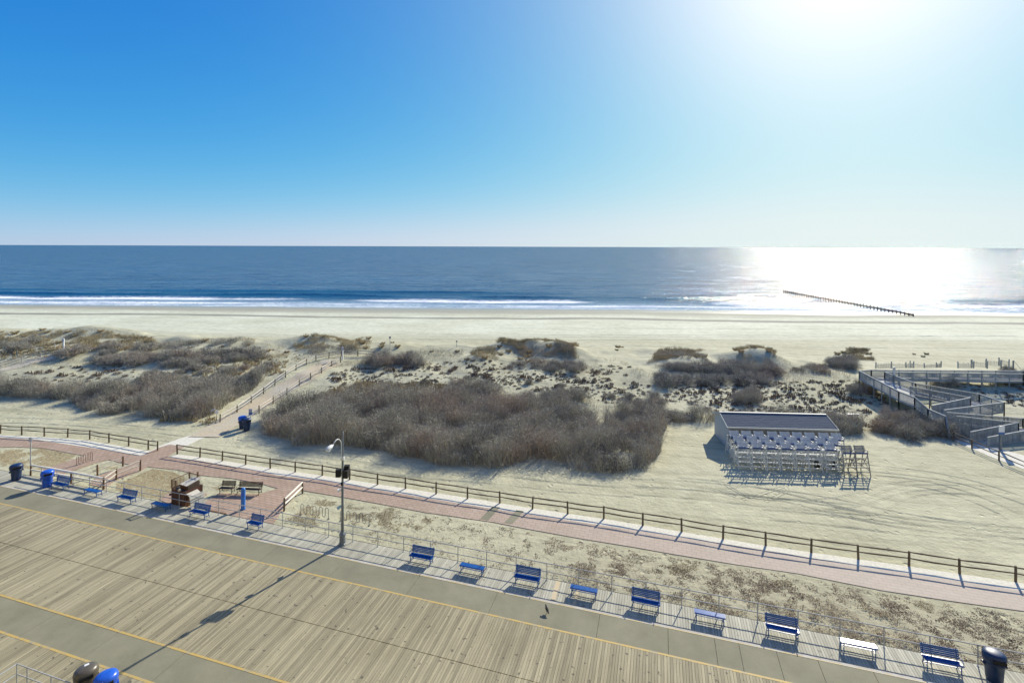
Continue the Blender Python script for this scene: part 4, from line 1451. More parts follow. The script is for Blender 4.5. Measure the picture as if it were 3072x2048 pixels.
# ------------------------------------------------------------------ timber groyne in the sea
ga = Vector((139.5, 172.5, -2.3)); gb_ = Vector((143.5, 262, -2.2))
gr = empty('timber_groyne', ga, 0, 'dark timber groyne of piles running out from the beach into the glittering sea', 'groyne')
n = 46
for k in range(n):
    p = ga.lerp(gb_, k / (n - 1)) - ga
    hh = .55 + .25 * random.random() + (.35 if k > 8 else 0)
    b = MB(); b.tube([(p.x + random.uniform(-.1, .1), p.y, -1.6), (p.x, p.y, hh)], .2, 7); b.build('pile', M['pile'], gr)
for k in range(0, n - 1, 3):
    p = ga.lerp(gb_, k / (n - 1)) - ga; q = ga.lerp(gb_, min(n - 1, k + 3) / (n - 1)) - ga
    b = MB(); b.bar(p + Vector((.3, 0, .1)), q + Vector((.3, 0, .1)), .10, .6); b.build('plank', M['pile'], gr)

# distant ship
sp_ = empty('ship', (5080 * (3052 - 1536) / F / 1.0, 5080, -3.0), 0, 'tiny grey ship on the horizon at the far right', 'ship')
b = MB(); b.add([(-14, -3, 0), (14, -3, 0), (17, 0, 3.5), (-15, -3, 3.5), (-14, 3, 0), (14, 3, 0), (-15, 3, 3.5)], [(0, 1, 2, 3), (4, 6, 2, 5), (0, 3, 6, 4), (3, 2, 6)]); b.build('hull', M['lampgrey'], sp_)
b = MB(); b.box((-8, 0, 6), (7, 4, 5)); b.build('bridge', M['lampgrey'], sp_)


# ------------------------------------------------------------------ vegetation
def twig_mesh(name, seed, n, R, H, w, mat):
    """dome of bare branching twigs, real thin ribbons"""
    rr = np.random.RandomState(seed)
    co = []; fc = []
    ph = rr.uniform(0, 50)
    for i in range(n):
        th = rr.uniform(0, 2 * math.pi); rad = math.sqrt(rr.uniform(0, 1)) * (1 + .25 * math.sin(3 * th + ph) + .12 * math.sin(7 * th + ph * 2))
        x_ = R * rad * math.cos(th); y_ = R * rad * math.sin(th)
        hh = H * max(.05, 1 - .75 * rad * rad) ** .6 * (1 + .45 * float(fbm(np.array(x_ + ph), np.array(y_), .9, 2)))
        la = rr.uniform(0, 6.283)
        if rr.rand() < .2:
            base = np.array([x_ * .45, y_ * .45, 0.0]); top = np.array([x_, y_, hh * rr.uniform(.8, 1.3)]); ww = w * 1.5
        else:
            top = np.array([x_, y_, hh * rr.uniform(.35, 1.05)])
            dv = np.array([math.cos(la), math.sin(la), rr.uniform(-.1, 1.1)]); dv /= np.linalg.norm(dv)
            base = top - dv * rr.uniform(.2, .55) * R / 1.9; base[2] = max(0, base[2]); ww = w
        mid = (base + top) / 2 + rr.normal(0, .05, 3)
        d = top - base
        side = np.cross(d, rr.normal(0, 1, 3)); side /= (np.linalg.norm(side) + 1e-6)
        k = len(co)
        co += [base - side * ww, base + side * ww, mid + side * ww * .7, mid - side * ww * .7, top]
        fc += [(k, k + 1, k + 2), (k, k + 2, k + 3), (k + 3, k + 2, k + 4)]
    me_o = mesh_np(name, np.array(co), np.array(fc), mat, False)
    me = me_o.data
    bpy.data.objects.remove(me_o)
    return me


TW = [twig_mesh('shrub', 11 + i, 2600, 1.9, 1.75, .013, M['twig']) for i in range(5)]
TWs = [twig_mesh('shrub', 31 + i, 1100, .95, .85, .012, M['twig']) for i in range(3)]


def inpoly(x, y, poly):
    c = False; j = len(poly) - 1
    for i in range(len(poly)):
        xi, yi = poly[i]; xj, yj = poly[j]
        if ((yi > y) != (yj > y)) and (x < (xj - xi) * (y - yi) / (yj - yi + 1e-12) + xi):
            c = not c
        j = i
    return c


def scatter_poly(px, spacing, seed):
    rr = random.Random(seed)
    w = [gp(u, v) for u, v in px]; poly = [(p.x, p.y) for p in w]
    x0 = min(p[0] for p in poly); x1 = max(p[0] for p in poly); y0 = min(p[1] for p in poly); y1 = max(p[1] for p in poly)
    out = []
    tries = int((x1 - x0) * (y1 - y0) / (spacing ** 2) * 12)
    cell = {}
    for _ in range(tries):
        x = rr.uniform(x0, x1); y = rr.uniform(y0, y1)
        if not inpoly(x, y, poly): continue
        kx, ky = int(x // spacing), int(y // spacing)
        if any((x - a) ** 2 + (y - c) ** 2 < spacing ** 2 for i in (-1, 0, 1) for j2 in (-1, 0, 1) for a, c in cell.get((kx + i, ky + j2), ())):
            continue
        cell.setdefault((kx, ky), []).append((x, y)); out.append((x, y))
    return out


ALLC = {}


def _np_of(me):
    k = me.name
    if k not in ALLC:
        c = np.zeros(len(me.vertices) * 3, np.float32); me.vertices.foreach_get('co', c)
        f = np.zeros(len(me.loops), np.int32); me.loops.foreach_get('vertex_index', f)
        ALLC[k] = (c.reshape(-1, 3), f.reshape(-1, 3))
    return ALLC[k]


def joined(name, placed, mat, label):
    CO = []; FC = []; off = 0
    for me, x, y, z, s, sz, a in placed:
        c, f = _np_of(me)
        ca, sa_ = math.cos(a), math.sin(a)
        q = np.stack([x + s * (c[:, 0] * ca - c[:, 1] * sa_), y + s * (c[:, 0] * sa_ + c[:, 1] * ca), z + sz * c[:, 2]], -1)
        CO.append(q); FC.append(f + off); off += len(q)
    return tag(mesh_np(name, np.concatenate(CO), np.concatenate(FC), mat, False), label, kind='stuff')


def thicket(px, dens, seed, label, H0, name='shrub_thicket', grass=False):
    """a continuous stand of bare stems and twigs, ragged at the edge, real thin ribbons"""
    rr = np.random.RandomState(seed)
    w_ = [gp(u, v) for u, v in px]; poly = [(p.x, p.y) for p in w_]
    x0 = min(p[0] for p in poly) - 1; x1 = max(p[0] for p in poly) + 1; y0 = min(p[1] for p in poly) - 1; y1 = max(p[1] for p in poly) + 1
    n = int((x1 - x0) * (y1 - y0) * dens)
    x = rr.uniform(x0, x1, n); y = rr.uniform(y0, y1, n)
    # ragged outline: test displaced points, and measure the depth inside by displaced tests
    jx = x + 1.1 * fbm(x + 7, y, 3.2, 3); jy = y + 1.1 * fbm(x, y + 31, 3.2, 3)

    def ins(ax, ay):
        r_ = np.zeros(len(ax), bool); j_ = len(poly) - 1
        for i_ in range(len(poly)):
            xi, yi = poly[i_]; xj, yj = poly[j_]
            r_ ^= ((yi > ay) != (yj > ay)) & (ax < (xj - xi) * (ay - yi) / (yj - yi + 1e-12) + xi); j_ = i_
        return r_
    dep = np.zeros(n)
    for rad in (.5, 1.1, 1.9):
        for aa in np.arange(0, 6.28, 1.05):
            dep += ins(jx + rad * np.cos(aa), jy + rad * np.sin(aa))
    dep /= 18.0
    lumps = fbm(x, y, 3.4, 2); fine_ = fbm(x + 50, y, 1.1, 2)
    bil = 1 - 2.2 * np.abs(fbm(x + 20, y + 5, 3.0, 2))
    hh = H0 * (.35 + .65 * sstep(.05, .7, dep)) * np.maximum(.15, .76 + .75 * lumps + .60 * fine_ + .38 * bil)
    gap = fbm(x + 90, y + 12, 2.2, 3)
    ok = ins(jx, jy) & (rr.uniform(0, 1, n) < .30 + .8 * dep) & (gap > (-.12 if grass else -.40))
    x, y, hh = x[ok], y[ok], hh[ok]; m_ = len(x)
    zt = terrain(x, y)
    if not grass:
        stem = rr.rand(m_) < .22
        la = rr.uniform(0, 6.283, m_)
        ll = hh * rr.uniform(.1, .6, m_)
        tz_ = zt + hh * np.where(stem, rr.uniform(.7, 1.22, m_), rr.uniform(.35, 1.05, m_))
        top = np.stack([x + np.cos(la) * ll, y + np.sin(la) * ll, tz_], -1)
        root_ = np.stack([x, y, zt], -1)
        dv = np.stack([np.cos(la + rr.normal(0, .8, m_)), np.sin(la + rr.normal(0, .8, m_)), rr.uniform(-.15, 1.1, m_)], -1)
        dv /= np.linalg.norm(dv, axis=1)[:, None]
        base = np.where(stem[:, None], root_, top - dv * rr.uniform(.22, .6, m_)[:, None])
        base[:, 2] = np.maximum(base[:, 2], zt)
        mid = (base + top) / 2 + rr.normal(0, .05, (m_, 3))
        f = np.where(stem, 0.0, 1.0)[:, None]
    else:
        la = 6.283 * vnoise(x / .7, y / .7) + rr.normal(0, .7, m_); ll = hh * rr.uniform(.1, .8, m_)
        top = np.stack([x + np.cos(la) * ll, y + np.sin(la) * ll, zt + hh * rr.uniform(.5, 1.1, m_)], -1)
        f = np.zeros((m_, 1)); base = np.stack([x, y, zt - .03], -1); mid = base * .45 + top * .55 + np.array([0, 0, .05])
    d_ = top - base; sd = np.cross(d_, rr.normal(0, 1, (m_, 3))); sd /= np.linalg.norm(sd, axis=1)[:, None] + 1e-6
    ww = np.where(f > 0, .011, .010 if grass else .017)
    co = np.stack([base - sd * ww, base + sd * ww, mid + sd * ww * .7, mid - sd * ww * .7, top], 1).reshape(-1, 3)
    k = np.arange(m_)[:, None] * 5
    fc = np.stack([k + np.array([0, 1, 2]), k + np.array([0, 2, 3]), k + np.array([3, 2, 4])], 1).reshape(-1, 3)
    tag(mesh_np(name, co, fc, M['drygrass'] if grass else M['twig'], False), label, kind='stuff')
    return m_


ORDW = ['leftmost', 'second from the left', 'third from the left', 'fourth from the left', 'fifth from the left', 'sixth from the left', 'seventh from the left', 'eighth from the left',
        'ninth from the left', 'tenth from the left'] + [w + ' from the left' for w in 'eleventh twelfth thirteenth fourteenth fifteenth sixteenth seventeenth eighteenth nineteenth twentieth'.split()] + ['twenty-%s from the left' % w for w in 'first second third fourth fifth sixth seventh eighth ninth'.split()]


def number(objs, label, group, cat):
    objs.sort(key=lambda o: o.location.x / o.location.y)
    n = len(objs)
    for i, o in enumerate(objs):
        if n == 1: l = label
        elif i == n - 1: l = 'rightmost: ' + label
        elif i < len(ORDW): l = ORDW[i] + ': ' + label
        else: l = label
        tag(o, l, cat, group)


def shrubs(px, spacing, seed, label, group, meshes, s0, s1, hs=1.0, name='bare_shrub'):
    pts = scatter_poly(px, spacing, seed)
    rr = random.Random(seed + 1)
    made = []
    for (x, y) in pts:
        o = bpy.data.objects.new(name, rr.choice(meshes)); col.objects.link(o)
        s = rr.uniform(s0, s1)
        o.location = (x, y, tz(x, y) - .05); o.rotation_euler = (rr.uniform(-.08, .08), rr.uniform(-.08, .08), rr.uniform(0, 6.28))
        o.scale = (s, s, s * hs * rr.uniform(.85, 1.15))
        made.append(o)
    number(made, label, group, 'shrub')
    return len(pts)


nsh = 0
thicket([(-120, 1186), (0, 1188), (110, 1193), (215, 1205), (235, 1232), (330, 1246), (480, 1256), (600, 1262), (645, 1240), (700, 1205), (760, 1168), (800, 1142), (760, 1130), (640, 1150), (500, 1160), (330, 1172), (150, 1164), (0, 1158), (-120, 1160)],
              380, 1, 'mass of bare grey-brown shrubs left of the central dune path', 1.7)
thicket([(770, 1262), (785, 1298), (890, 1338), (1060, 1345), (1150, 1345), (1180, 1372), (1320, 1392), (1500, 1408), (1560, 1398), (1600, 1385), (1640, 1380), (1690, 1412), (1850, 1428), (1950, 1415), (1975, 1350), (1990, 1290), (2000, 1262), (1950, 1228), (1850, 1222), (1803, 1252), (1816, 1300), (1818, 1330), (1800, 1350), (1786, 1345), (1790, 1300), (1788, 1250), (1700, 1228),
               (1560, 1225), (1400, 1215), (1200, 1205), (1050, 1195), (960, 1210), (870, 1240)],
              330, 2, 'large mass of bare grey-purple shrubs between the dune path and the open sand', 1.95)
thicket([(1960, 1268), (2145, 1265), (2160, 1248), (2500, 1252), (2570, 1275), (2575, 1300), (2520, 1308), (2490, 1262), (2150, 1252), (1980, 1245)], 480, 3,
              'hedge-like band of low dark shrubs around the back of the shed', 1.5)
nsh += shrubs([(2640, 1296), (2700, 1314), (2780, 1318), (2845, 1312), (2838, 1285), (2760, 1262), (2680, 1262)], 1.7, 4,
              'dense bare shrub at the foot of the wooden stairs', 'shrubs beside the stairs', TW, .8, 1.05)
nsh += shrubs([(1965, 1150), (2050, 1158), (2200, 1155), (2330, 1148), (2330, 1105), (2180, 1100), (1990, 1100)], 2.4, 5,
              'low bluish shrub on the dune slope above the shed', 'shrubs on the slope above the shed', TW, .85, 1.25, .65)
nsh += shrubs([(190, 1066), (300, 1076), (470, 1062), (460, 1045), (250, 1045)], 3.2, 6, 'bare purple shrub on the far left grassy dune', 'shrubs on the left dunes', TW, .9, 1.4, .75)
nsh += shrubs([(-100, 1060), (120, 1050), (140, 1035), (-100, 1035)], 3.6, 26, 'grassy brown shrub at the left edge of the far dune', 'shrubs on the left dunes', TW, .8, 1.2, .8)
nsh += shrubs([(290, 1088), (400, 1094), (560, 1100), (790, 1080), (780, 1062), (640, 1062), (520, 1070), (400, 1076)], 2.2, 7,
              'rounded bare purple shrub in the band behind the left thicket', 'shrubs behind the left thicket', TW, .85, 1.35, .8)
nsh += shrubs([(400, 1145), (560, 1140), (700, 1125), (820, 1118), (815, 1100), (640, 1105), (440, 1120)], 2.2, 8,
              'small bare shrub between the straw patches left of the path', 'shrubs behind the left thicket', TW, .5, .95, .85)
nsh += shrubs([(1115, 1098), (1270, 1100), (1260, 1080), (1130, 1075)], 2.2, 9, 'rounded purple shrub right of the sign at the path top', 'purple shrubs by the path top', TW, .8, 1.2)
nsh += shrubs([(1335, 1190), (1480, 1192), (1465, 1170), (1350, 1168)], 1.9, 10, 'large rounded purple shrub standing above the central thicket', 'rounded shrubs above the thicket', TW, .9, 1.15)
nsh += shrubs([(1560, 1212), (1740, 1212), (1730, 1190), (1570, 1190)], 1.9, 12, 'dark rounded shrub at the upper right of the central thicket', 'rounded shrubs above the thicket', TW, .7, 1.0)
nsh += shrubs([(1640, 1118), (1750, 1120), (1740, 1095), (1650, 1092)], 2.0, 13, 'wispy shrub on bright sand below the grassy mounds', 'wispy shrubs on the open dune', TW, .55, .8)
nsh += shrubs([(1370, 1160), (1900, 1200), (1950, 1215), (1930, 1180), (1400, 1140)], 4.5, 33, 'small dark bush among the hummocks above the central thicket', 'rounded shrubs above the thicket', TWs, .7, 1.2)
nsh += shrubs([(2690, 1228), (2760, 1250), (2800, 1262), (2730, 1235)], 1.2, 14, 'small bush beside the stair railing', 'shrubs beside the stairs', TWs, .8, 1.2)
nsh += shrubs([(3000, 1128), (3072, 1134), (3100, 1125), (3020, 1118)], 1.4, 15, 'dark bush at the right edge below the walkway', 'shrubs beside the stairs', TW, .5, .7)
nsh += shrubs([(2780, 1165), (2860, 1180), (2860, 1150), (2790, 1148)], 1.8, 16, 'wispy pale bush above the upper ramp', 'shrubs beside the stairs', TW, .5, .7)
nsh += shrubs([(2500, 1105), (2560, 1108), (2560, 1090), (2510, 1088)], 1.5, 17, 'dark grassy bush left of the walkover corner', 'shrubs beside the stairs', TW, .7, .9)
nsh += shrubs([(2195, 1212), (2275, 1212), (2270, 1188), (2200, 1190)], 1.4, 18, 'dark bush on the spotted sand just above the shed', 'shrubs above the shed', TW, .6, .8)
nsh += shrubs([(1880, 1210), (2000, 1228), (2010, 1195), (1890, 1185)], 2.3, 19, 'dark bush on the sand slope left of the shed', 'shrubs left of the shed', TW, .5, .8)
nsh += shrubs([(2560, 1180), (2640, 1172), (2650, 1150), (2590, 1148)], 1.3, 20, 'reddish bush under the upper stair rail', 'shrubs beside the stairs', TWs, .9, 1.3)


thicket([(1500, 1105), (1560, 1112), (1660, 1108), (1760, 1118), (1740, 1092), (1640, 1085), (1540, 1085)], 150, 45, 'wispy bare stalks on the bright sand below the grassy mounds', .8)
thicket([(1990, 1118), (2100, 1128), (2220, 1130), (2340, 1122), (2320, 1090), (2200, 1085), (2090, 1095), (2000, 1090)], 260, 46, 'dark low brush covering the dune flank above the shed', 1.0)
thicket([(2370, 1120), (2500, 1125), (2490, 1098), (2390, 1095)], 170, 47, 'dark low brush on the slope left of the walkover', .8)
thicket([(470, 1046), (620, 1040), (760, 1046), (770, 1028), (620, 1022), (480, 1030)], 130, 49, 'dark patchy brush along the left dune crest', .7)
thicket([(1500, 1060), (1620, 1072), (1730, 1075), (1735, 1045), (1630, 1030), (1520, 1030)], 110, 50, 'dark patchy brush on the flanks of the tall central mounds', .7)
thicket([(1960, 1085), (2130, 1085), (2120, 1062), (1975, 1062)], 110, 51, 'dark patchy brush on the broad right-hand mound', .6)
thicket([(1180, 1070), (1400, 1068), (1395, 1050), (1200, 1052)], 40, 52, 'scattered dark brush along the low crest in mid-picture', .6)
thicket([(880, 1075), (1000, 1060), (1080, 1062), (1060, 1040), (920, 1045)], 90, 48, 'mixed low brush on the mound at the path top', .6)


def tuft_mesh(name, seed, n, R, H, w, mat, lean=.5):
    rr = np.random.RandomState(seed)
    co = []; fc = []
    for i in range(n):
        th = rr.uniform(0, 6.283); r0 = R * .45 * math.sqrt(rr.uniform()); bx, by = r0 * math.cos(th), r0 * math.sin(th)
        th2 = th + rr.normal(0, .6); out = R * rr.uniform(.1, 1) * lean * 1.2
        h = H * rr.uniform(.5, 1.05)
        tx, ty = bx + out * math.cos(th2), by + out * math.sin(th2)
        sx, sy = -math.sin(th2) * w, math.cos(th2) * w
        if rr.uniform() < .5: sx, sy = w, 0
        k = len(co)
        co += [(bx - sx, by - sy, 0), (bx + sx, by + sy, 0), (bx * .4 + tx * .6, by * .4 + ty * .6, h * .7), (tx, ty, h)]
        fc += [(k, k + 1, k + 2), (k + 2, k + 1, k + 3)]
    o = mesh_np(name, np.array(co), np.array(fc), mat, False); me = o.data; bpy.data.objects.remove(o)
    return me


TG = [tuft_mesh('grass_clump', 51 + i, 300, .85, .62, .010, M['drygrass']) for i in range(4)]


def clumps(px, spacing, seed, label, s0, s1, group='dune grass clumps'):
    pts = scatter_poly(px, spacing, seed); rr = random.Random(seed); made = []
    for x, y in pts:
        o = bpy.data.objects.new('grass_clump', rr.choice(TG)); col.objects.link(o)
        s = rr.uniform(s0, s1); o.scale = (s, s, s * rr.uniform(.8, 1.2)); o.rotation_euler = (0, 0, rr.uniform(0, 6.28))
        o.location = (x, y, tz(x, y) - .04); made.append(o)
    number(made, label, group, 'grass clump')


clumps([(0, 1012), (130, 1018), (180, 1030), (330, 1010), (440, 1022), (470, 1030), (440, 1012), (300, 992), (100, 992), (0, 992)], 3.22, 61, 'straw-coloured grass clump on the far left dune crest', 0.72, 1.27)
clumps([(530, 1038), (760, 1040), (760, 1020), (530, 1020)], 4.63, 62, 'dark grass clump on the skyline of the left dune ridge', 0.64, 1.10)
clumps([(880, 1048), (1120, 1050), (1110, 1012), (900, 1012)], 3.02, 63, 'golden grass clump on the mound above the path top', 0.64, 1.10)
clumps([(1140, 1045), (1210, 1045), (1200, 1030), (1150, 1030)], 1.81, 64, 'grass clump around the dark marker sign', 0.56, 0.94)
clumps([(1220, 1062), (1400, 1055), (1400, 1045), (1230, 1048)], 3.43, 65, 'low grass clump along the crest in mid-picture', 0.48, 0.94)
clumps([(1415, 1085), (1510, 1082), (1500, 1050), (1420, 1052)], 2.62, 66, 'tall grass clump on the sunny mound right of mid-picture', 0.56, 1.02)
clumps([(1480, 1058), (1735, 1068), (1720, 1038), (1500, 1030)], 2.12, 67, 'dense grass clump on the dark mounds of the central crest', 0.72, 1.19)
clumps([(1560, 1085), (1590, 1085), (1590, 1070), (1560, 1070)], 1.61, 68, 'single spiky grass tuft on bright sand below the mounds', 0.72, 1.02)
clumps([(1960, 1080), (2120, 1080), (2110, 1058), (1980, 1058)], 2.22, 69, 'grass clump on the broad dark mound above the slope', 0.72, 1.10)
clumps([(2200, 1068), (2330, 1068), (2310, 1045), (2220, 1050)], 2.02, 70, 'grass clump on the peaked mound right of centre', 0.64, 1.10)
clumps([(2510, 1068), (2620, 1078), (2600, 1050), (2520, 1055)], 2.22, 71, 'grass clump on the isolated mound near the walkover', 0.64, 1.02)
clumps([(1830, 1052), (1880, 1052), (1870, 1040), (1840, 1040)], 3.22, 72, 'small grass clump alone on the smooth crest', 0.56, 0.85)
clumps([(2360, 1125), (2500, 1122), (2490, 1098), (2380, 1098)], 3.22, 73, 'dark grass clump on the slope left of the walkover', 0.56, 0.94)
clumps([(700, 1130), (830, 1110), (860, 1075), (720, 1090)], 4.43, 74, 'rusty grass clump left of the central dune path', 0.56, 1.02)
clumps([(2730, 1070), (2790, 1078), (2780, 1062), (2740, 1062)], 2.62, 75, 'dark grass clump on bare beach sand beyond the walkway', 0.48, 0.77)
clumps([(790, 1060), (870, 1060), (860, 1040), (800, 1040)], 3.22, 76, 'pale grass clump on the ridge left of the path top', 0.56, 0.94)
clumps([(0, 1052), (160, 1045), (170, 1020), (0, 1020)], 4.03, 77, 'olive grass clump on the far left dune flank', 0.80, 1.27)


def grass_mass(name, polys, label, seed):
    rr = random.Random(seed); pl = []
    for px, sp_, s0, s1 in polys:
        for x, y in scatter_poly(px, sp_, seed + len(px) + int(px[0][0])):
            if vnoise(np.array(x / 2.2), np.array(y / 2.2)) < -.35: continue
            s = rr.uniform(s0, s1); pl.append((rr.choice(TG), x, y, tz(x, y) - .05, s, s * rr.uniform(.7, 1.3), rr.uniform(0, 6.28)))
    joined(name, pl, M['drygrass'], label)
    return len(pl)


GL = 'straw-coloured marram grass covering the dune mounds'
for i_, (px, dn, h_) in enumerate([
    ([(-60, 1045), (130, 1048), (180, 1052), (330, 1045), (450, 1048), (475, 1035), (440, 1010), (300, 995), (100, 995), (-60, 1000)], 130, .6),
    ([(530, 1036), (760, 1038), (760, 1018), (530, 1020)], 70, .5),
    ([(870, 1050), (1000, 1058), (1120, 1052), (1100, 1010), (900, 1010)], 110, .55),
    ([(1490, 1060), (1600, 1074), (1735, 1072), (1740, 1035), (1640, 1020), (1500, 1015)], 170, .6),
    ([(1415, 1085), (1510, 1085), (1500, 1040), (1430, 1042)], 110, .55),
    ([(1950, 1090), (2130, 1090), (2120, 1050), (1980, 1050)], 160, .6),
    ([(2215, 1082), (2340, 1082), (2320, 1040), (2235, 1038)], 150, .6),
    ([(2535, 1076), (2620, 1082), (2605, 1048), (2535, 1046)], 150, .6),
    ([(690, 1105), (840, 1098), (865, 1060), (700, 1075)], 50, .5)]):
    thicket(px, dn, 300 + i_, GL, h_, 'dune_grass', True)
ng = 0
print('grass mass', ng)


# small hummocks and low cover, joined
def hummocks(name, polys, mat, label, seed, s0, s1, nb=22, R=.35, H=.28, w=.018, dens=None, cl=True):
    rr = np.random.RandomState(seed)
    CO = []; FC = []; off = 0
    for px, spacing in polys:
        for (x, y) in scatter_poly(px, spacing, seed + int(spacing * 10) + len(px)):
            if cl and vnoise(np.array(x / 2.6 + 3), np.array(y / 2.6)) + .5 * vnoise(np.array(x / .9), np.array(y / .9)) < -.45: continue
            s = min(2.2 * s1, rr.uniform(s0, s1) * math.exp(rr.normal(0, .38)))
            z0 = tz(x, y) - .03; el = rr.uniform(.75, 1.5)
            th = rr.uniform(0, 6.283, nb); r0 = R * s * np.sqrt(rr.uniform(0, 1, nb)); bx = x + r0 * np.cos(th) * el; by = y + r0 * np.sin(th) / el
            h = H * s * rr.uniform(.35, 1, nb) * (1 - .6 * (r0 / (R * s)) ** 2)
            ang = rr.uniform(0, 6.283, nb); l = (R * .28) * rr.uniform(.5, 1, nb) * max(.6, s)
            sx = -np.sin(ang) * l * .35; sy = np.cos(ang) * l * .35
            tx = bx + np.cos(ang) * l; ty = by + np.sin(ang) * l
            v = np.stack([np.stack([bx - sx, by - sy, np.full(nb, z0)], -1), np.stack([bx + sx, by + sy, np.full(nb, z0)], -1), np.stack([tx, ty, z0 + h], -1), np.stack([(bx + tx) / 2 + sx, (by + ty) / 2 + sy, z0 + h * 1.1], -1)], 1)
            CO.append(v.reshape(-1, 3))
            k = off + np.arange(nb) * 4
            FC.append(np.stack([np.stack([k, k + 1, k + 3], -1), np.stack([k, k + 3, k + 2], -1)], 1).reshape(-1, 3)); off += nb * 4
    if CO:
        tag(mesh_np(name, np.concatenate(CO), np.concatenate(FC), mat, False), label, kind='stuff')
    return off


for i_, (px, dn, h_) in enumerate([
    ([(1180, 1110), (1420, 1120), (1900, 1160), (1960, 1130), (1880, 1080), (1740, 1075), (1560, 1085), (1400, 1070), (1200, 1065)], 16, .38),
    ([(1950, 1160), (2300, 1165), (2560, 1150), (2560, 1090), (2350, 1080), (2140, 1085), (1960, 1085)], 22, .42),
    ([(850, 1100), (1180, 1110), (1200, 1060), (1040, 1050), (880, 1060)], 26, .42),
    ([(480, 1060), (840, 1062), (860, 1040), (500, 1035)], 24, .40),
    ([(0, 1110), (300, 1090), (500, 1070), (480, 1052), (200, 1070), (0, 1085)], 16, .35)]):
    thicket(px, dn, 340 + i_, 'thin dry grass and stalks dotting the sandy dune belt', h_, 'dune_grass', True)
cnt = hummocks('dune_scrub', [
    ([(1450, 1125), (1600, 1120), (1800, 1130), (1960, 1160), (1980, 1240), (1860, 1215), (1700, 1180), (1500, 1160)], .7),
    ([(2000, 1165), (2330, 1150), (2560, 1140), (2640, 1180), (2700, 1250), (2620, 1300), (2560, 1245), (2300, 1235), (2150, 1235), (2000, 1230)], .72),
    ([(2780, 1150), (2950, 1130), (3200, 1140), (3200, 1250), (3030, 1240), (3000, 1195), (2880, 1165)], .8),
    ([(40, 1125), (300, 1085), (420, 1080), (420, 1130), (200, 1150), (0, 1150)], 1.1),
    ([(1060, 1105), (1300, 1098), (1480, 1110), (1480, 1150), (1250, 1165), (1000, 1175), (960, 1150)], .75),
    ([(500, 1055), (900, 1045), (900, 1080), (700, 1090), (540, 1060)], 1.5),
    ([(1180, 1085), (1900, 1100), (1900, 1125), (1300, 1110)], 1.1),
], M['scrub'], 'small dark scrub hummocks spotting the pale dune slope', 81, .42, 1.05, nb=54, R=.40, H=.36)
cnt += hummocks('straw_grass', [
    ([(800, 1262), (960, 1180), (1100, 1150), (1300, 1150), (1420, 1165), (1300, 1190), (1050, 1190), (900, 1235)], .55),
    ([(380, 1150), (640, 1095), (860, 1085), (850, 1120), (700, 1145)], .8),
    ([(0, 1060), (170, 1040), (440, 1025), (480, 1045), (200, 1066), (0, 1080)], .8),
    ([(470, 1262), (640, 1268), (655, 1255), (600, 1262)], .6),
    ([(940, 1275), (1000, 1290), (1120, 1290), (1120, 1230), (1000, 1210), (930, 1230)], .9),
], M['drygrass'], 'dry straw-coloured grass between the shrubs', 82, .7, 1.3, nb=36, H=.5, cl=False)

# flat dead plants between railing and brick path


def low_cover(name, polys, mat, label, seed, dens, thr, size, hgt, scale=2.6, soft=False):
    rr = np.random.RandomState(seed)
    CO = []; FC = []; off = 0
    for px, mult in polys:
        w = [at(u, v, 0) for u, v in px]; poly = [(p.x, p.y) for p in w]
        x0 = min(p[0] for p in poly); x1 = max(p[0] for p in poly); y0 = min(p[1] for p in poly); y1 = max(p[1] for p in poly)
        n = int((x1 - x0) * (y1 - y0) * dens)
        x = rr.uniform(x0, x1, n); y = rr.uniform(y0, y1, n)
        f = fbm(x, y, scale, 4) + .25 * fbm(x + 99, y, .45, 2)
        ins = np.zeros(n, bool)
        j = len(poly) - 1
        for i in range(len(poly)):
            xi, yi = poly[i]; xj, yj = poly[j]
            ins ^= ((yi > y) != (yj > y)) & (x < (xj - xi) * (y - yi) / (yj - yi + 1e-12) + xi); j = i
        cxm = sum(p[0] for p in poly) / len(poly); cym = sum(p[1] for p in poly) / len(poly)
        if soft:
            rx_ = (x1 - x0) / 2; ry_ = (y1 - y0) / 2; f = f * 1.3 - 1.1 * np.clip(np.hypot((x - cxm) / rx_, (y - cym) / ry_) - .35, 0, 2)
            ins = np.ones(n, bool)
        ok = ins & (rr.uniform(0, 1, n) < sstep(thr - mult - .14, thr - mult + .22, f))
        x, y = x[ok], y[ok]; m_ = len(x)
        z0 = terrain(x, y)
        ang = rr.uniform(0, 6.283, m_); l = size * rr.uniform(.4, 1.3, m_); ww = l * rr.uniform(.25, .6, m_)
        cx, sx = np.cos(ang), np.sin(ang)
        h = hgt * rr.uniform(.2, 1, m_)
        v = np.stack([np.stack([x - cx * l, y - sx * l, z0 + .003], -1), np.stack([x - sx * ww, y + cx * ww, z0 + h], -1), np.stack([x + cx * l, y + sx * l, z0 + .006 + h * .4], -1), np.stack([x + sx * ww, y - cx * ww, z0 + .01], -1)], 1)
        CO.append(v.reshape(-1, 3)); k = off + np.arange(m_) * 4
        FC.append(np.stack([k, k + 1, k + 2, k + 3], -1)); off += m_ * 4
    tag(mesh_np(name, np.concatenate(CO), np.concatenate(FC), mat, False), label, kind='stuff')
    return off


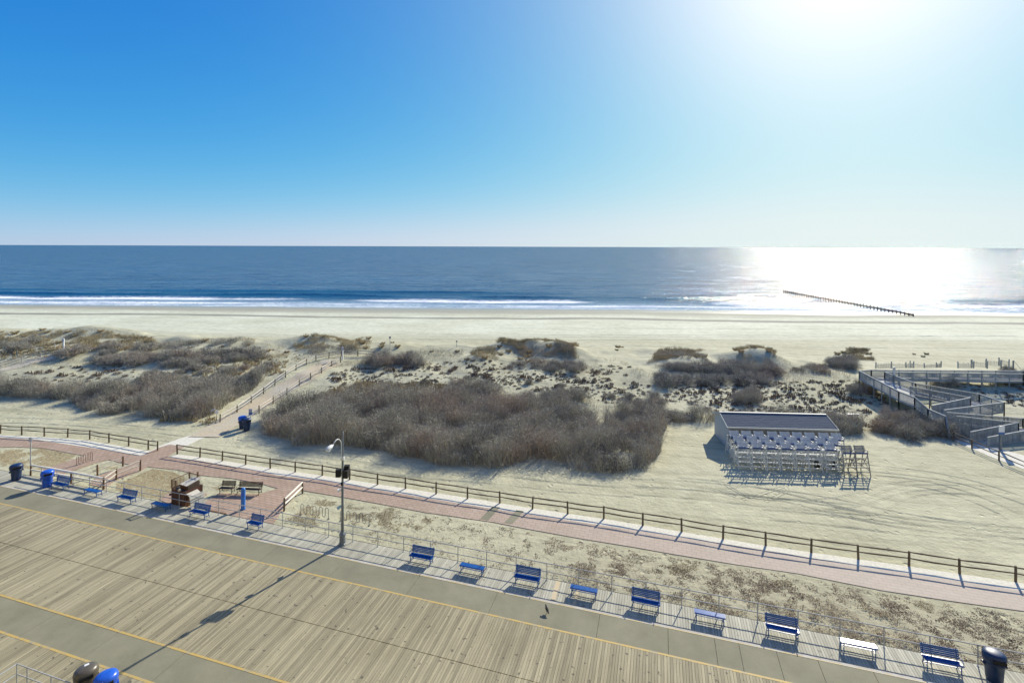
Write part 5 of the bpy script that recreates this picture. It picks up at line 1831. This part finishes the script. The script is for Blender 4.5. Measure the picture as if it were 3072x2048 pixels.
strip = [(1020, 1500), (1280, 1545), (1490, 1575), (1750, 1625), (2000, 1668), (2400, 1728), (2650, 1778), (3072, 1842), (3400, 1900), (3400, 2120), (3072, 2030), (2600, 1930), (2200, 1850), (1861, 1775), (1506, 1705), (1250, 1655), (1100, 1622), (1060, 1590)]
stripR = [(1700, 1690), (1950, 1690), (2300, 1740), (2650, 1805), (3072, 1880), (3400, 1930), (3400, 2120), (3072, 2030), (2600, 1930), (2200, 1850), (1861, 1775), (1720, 1745)]
strip_all = [(1500, 1600), (1750, 1640), (2000, 1672), (2400, 1732), (2650, 1782), (3072, 1846), (3400, 1905), (3400, 2120), (3072, 2030), (2600, 1930), (2200, 1850), (1861, 1775), (1600, 1724)]
strip_far = [(2050, 1720), (2300, 1745), (2650, 1800), (3072, 1860), (3400, 1915), (3400, 2120), (3072, 2030), (2600, 1930), (2200, 1850), (2020, 1800)]
low_cover('dead_plants', [(strip, 0), (strip_all, .12), (strip_far, .25)], M['crust2'], 'thin speckle of dry brown plants on the sand behind the railing', 191, 150, .25, .045, .03, .7)
c1_ = low_cover('dead_plants', [(strip, 0), (stripR, .22)], M['crust'], 'flat brown dead plants on the sand behind the railing', 91, 230, .26, .042, .035, .6)
low_cover('straw_turf', [
    ([(1150, 1548), (1240, 1545), (1330, 1600), (1290, 1625), (1200, 1600)], .0),
    ([(860, 1560), (900, 1500), (985, 1478), (1010, 1510), (960, 1540), (905, 1590), (860, 1585)], .5),
    ([(1040, 1520), (1100, 1520), (1200, 1555), (1150, 1575), (1060, 1560)], .5),
    ([(1235, 1548), (1310, 1555), (1300, 1600), (1240, 1590)], .55),
    ([(2000, 1680), (2060, 1690), (2140, 1710), (2100, 1725), (2010, 1710)], .5),
    ([(2700, 1800), (2800, 1790), (2870, 1830), (2860, 1850), (2740, 1825)], .35),
    ([(2320, 1738), (2390, 1745), (2380, 1762), (2330, 1755)], .4),
], M['drygrass'], 'matted brown turf patches behind the railing', 92, 620, .16, .038, .035, 1.2, True)
low_cover('straw_turf', [
    ([(15, 1350), (130, 1345), (250, 1368), (170, 1395), (115, 1412), (60, 1400), (0, 1380)], .55),
    ([(400, 1432), (460, 1405), (520, 1415), (560, 1432), (560, 1452), (478, 1496), (440, 1492), (350, 1470), (350, 1450)], .5),
    ([(320, 1392), (360, 1400), (300, 1420), (280, 1410)], .3),
    ([(600, 1440), (800, 1460), (780, 1478), (660, 1474), (640, 1462)], .05),
    ([(-300, 1360), (0, 1350), (60, 1420), (-300, 1420)], .2),
], M['straw'], 'olive straw turf on the sand islands left of the plaza', 93, 560, .22, .04, .02, 1.6)
print('shrubs', nsh, 'tufts', cnt)
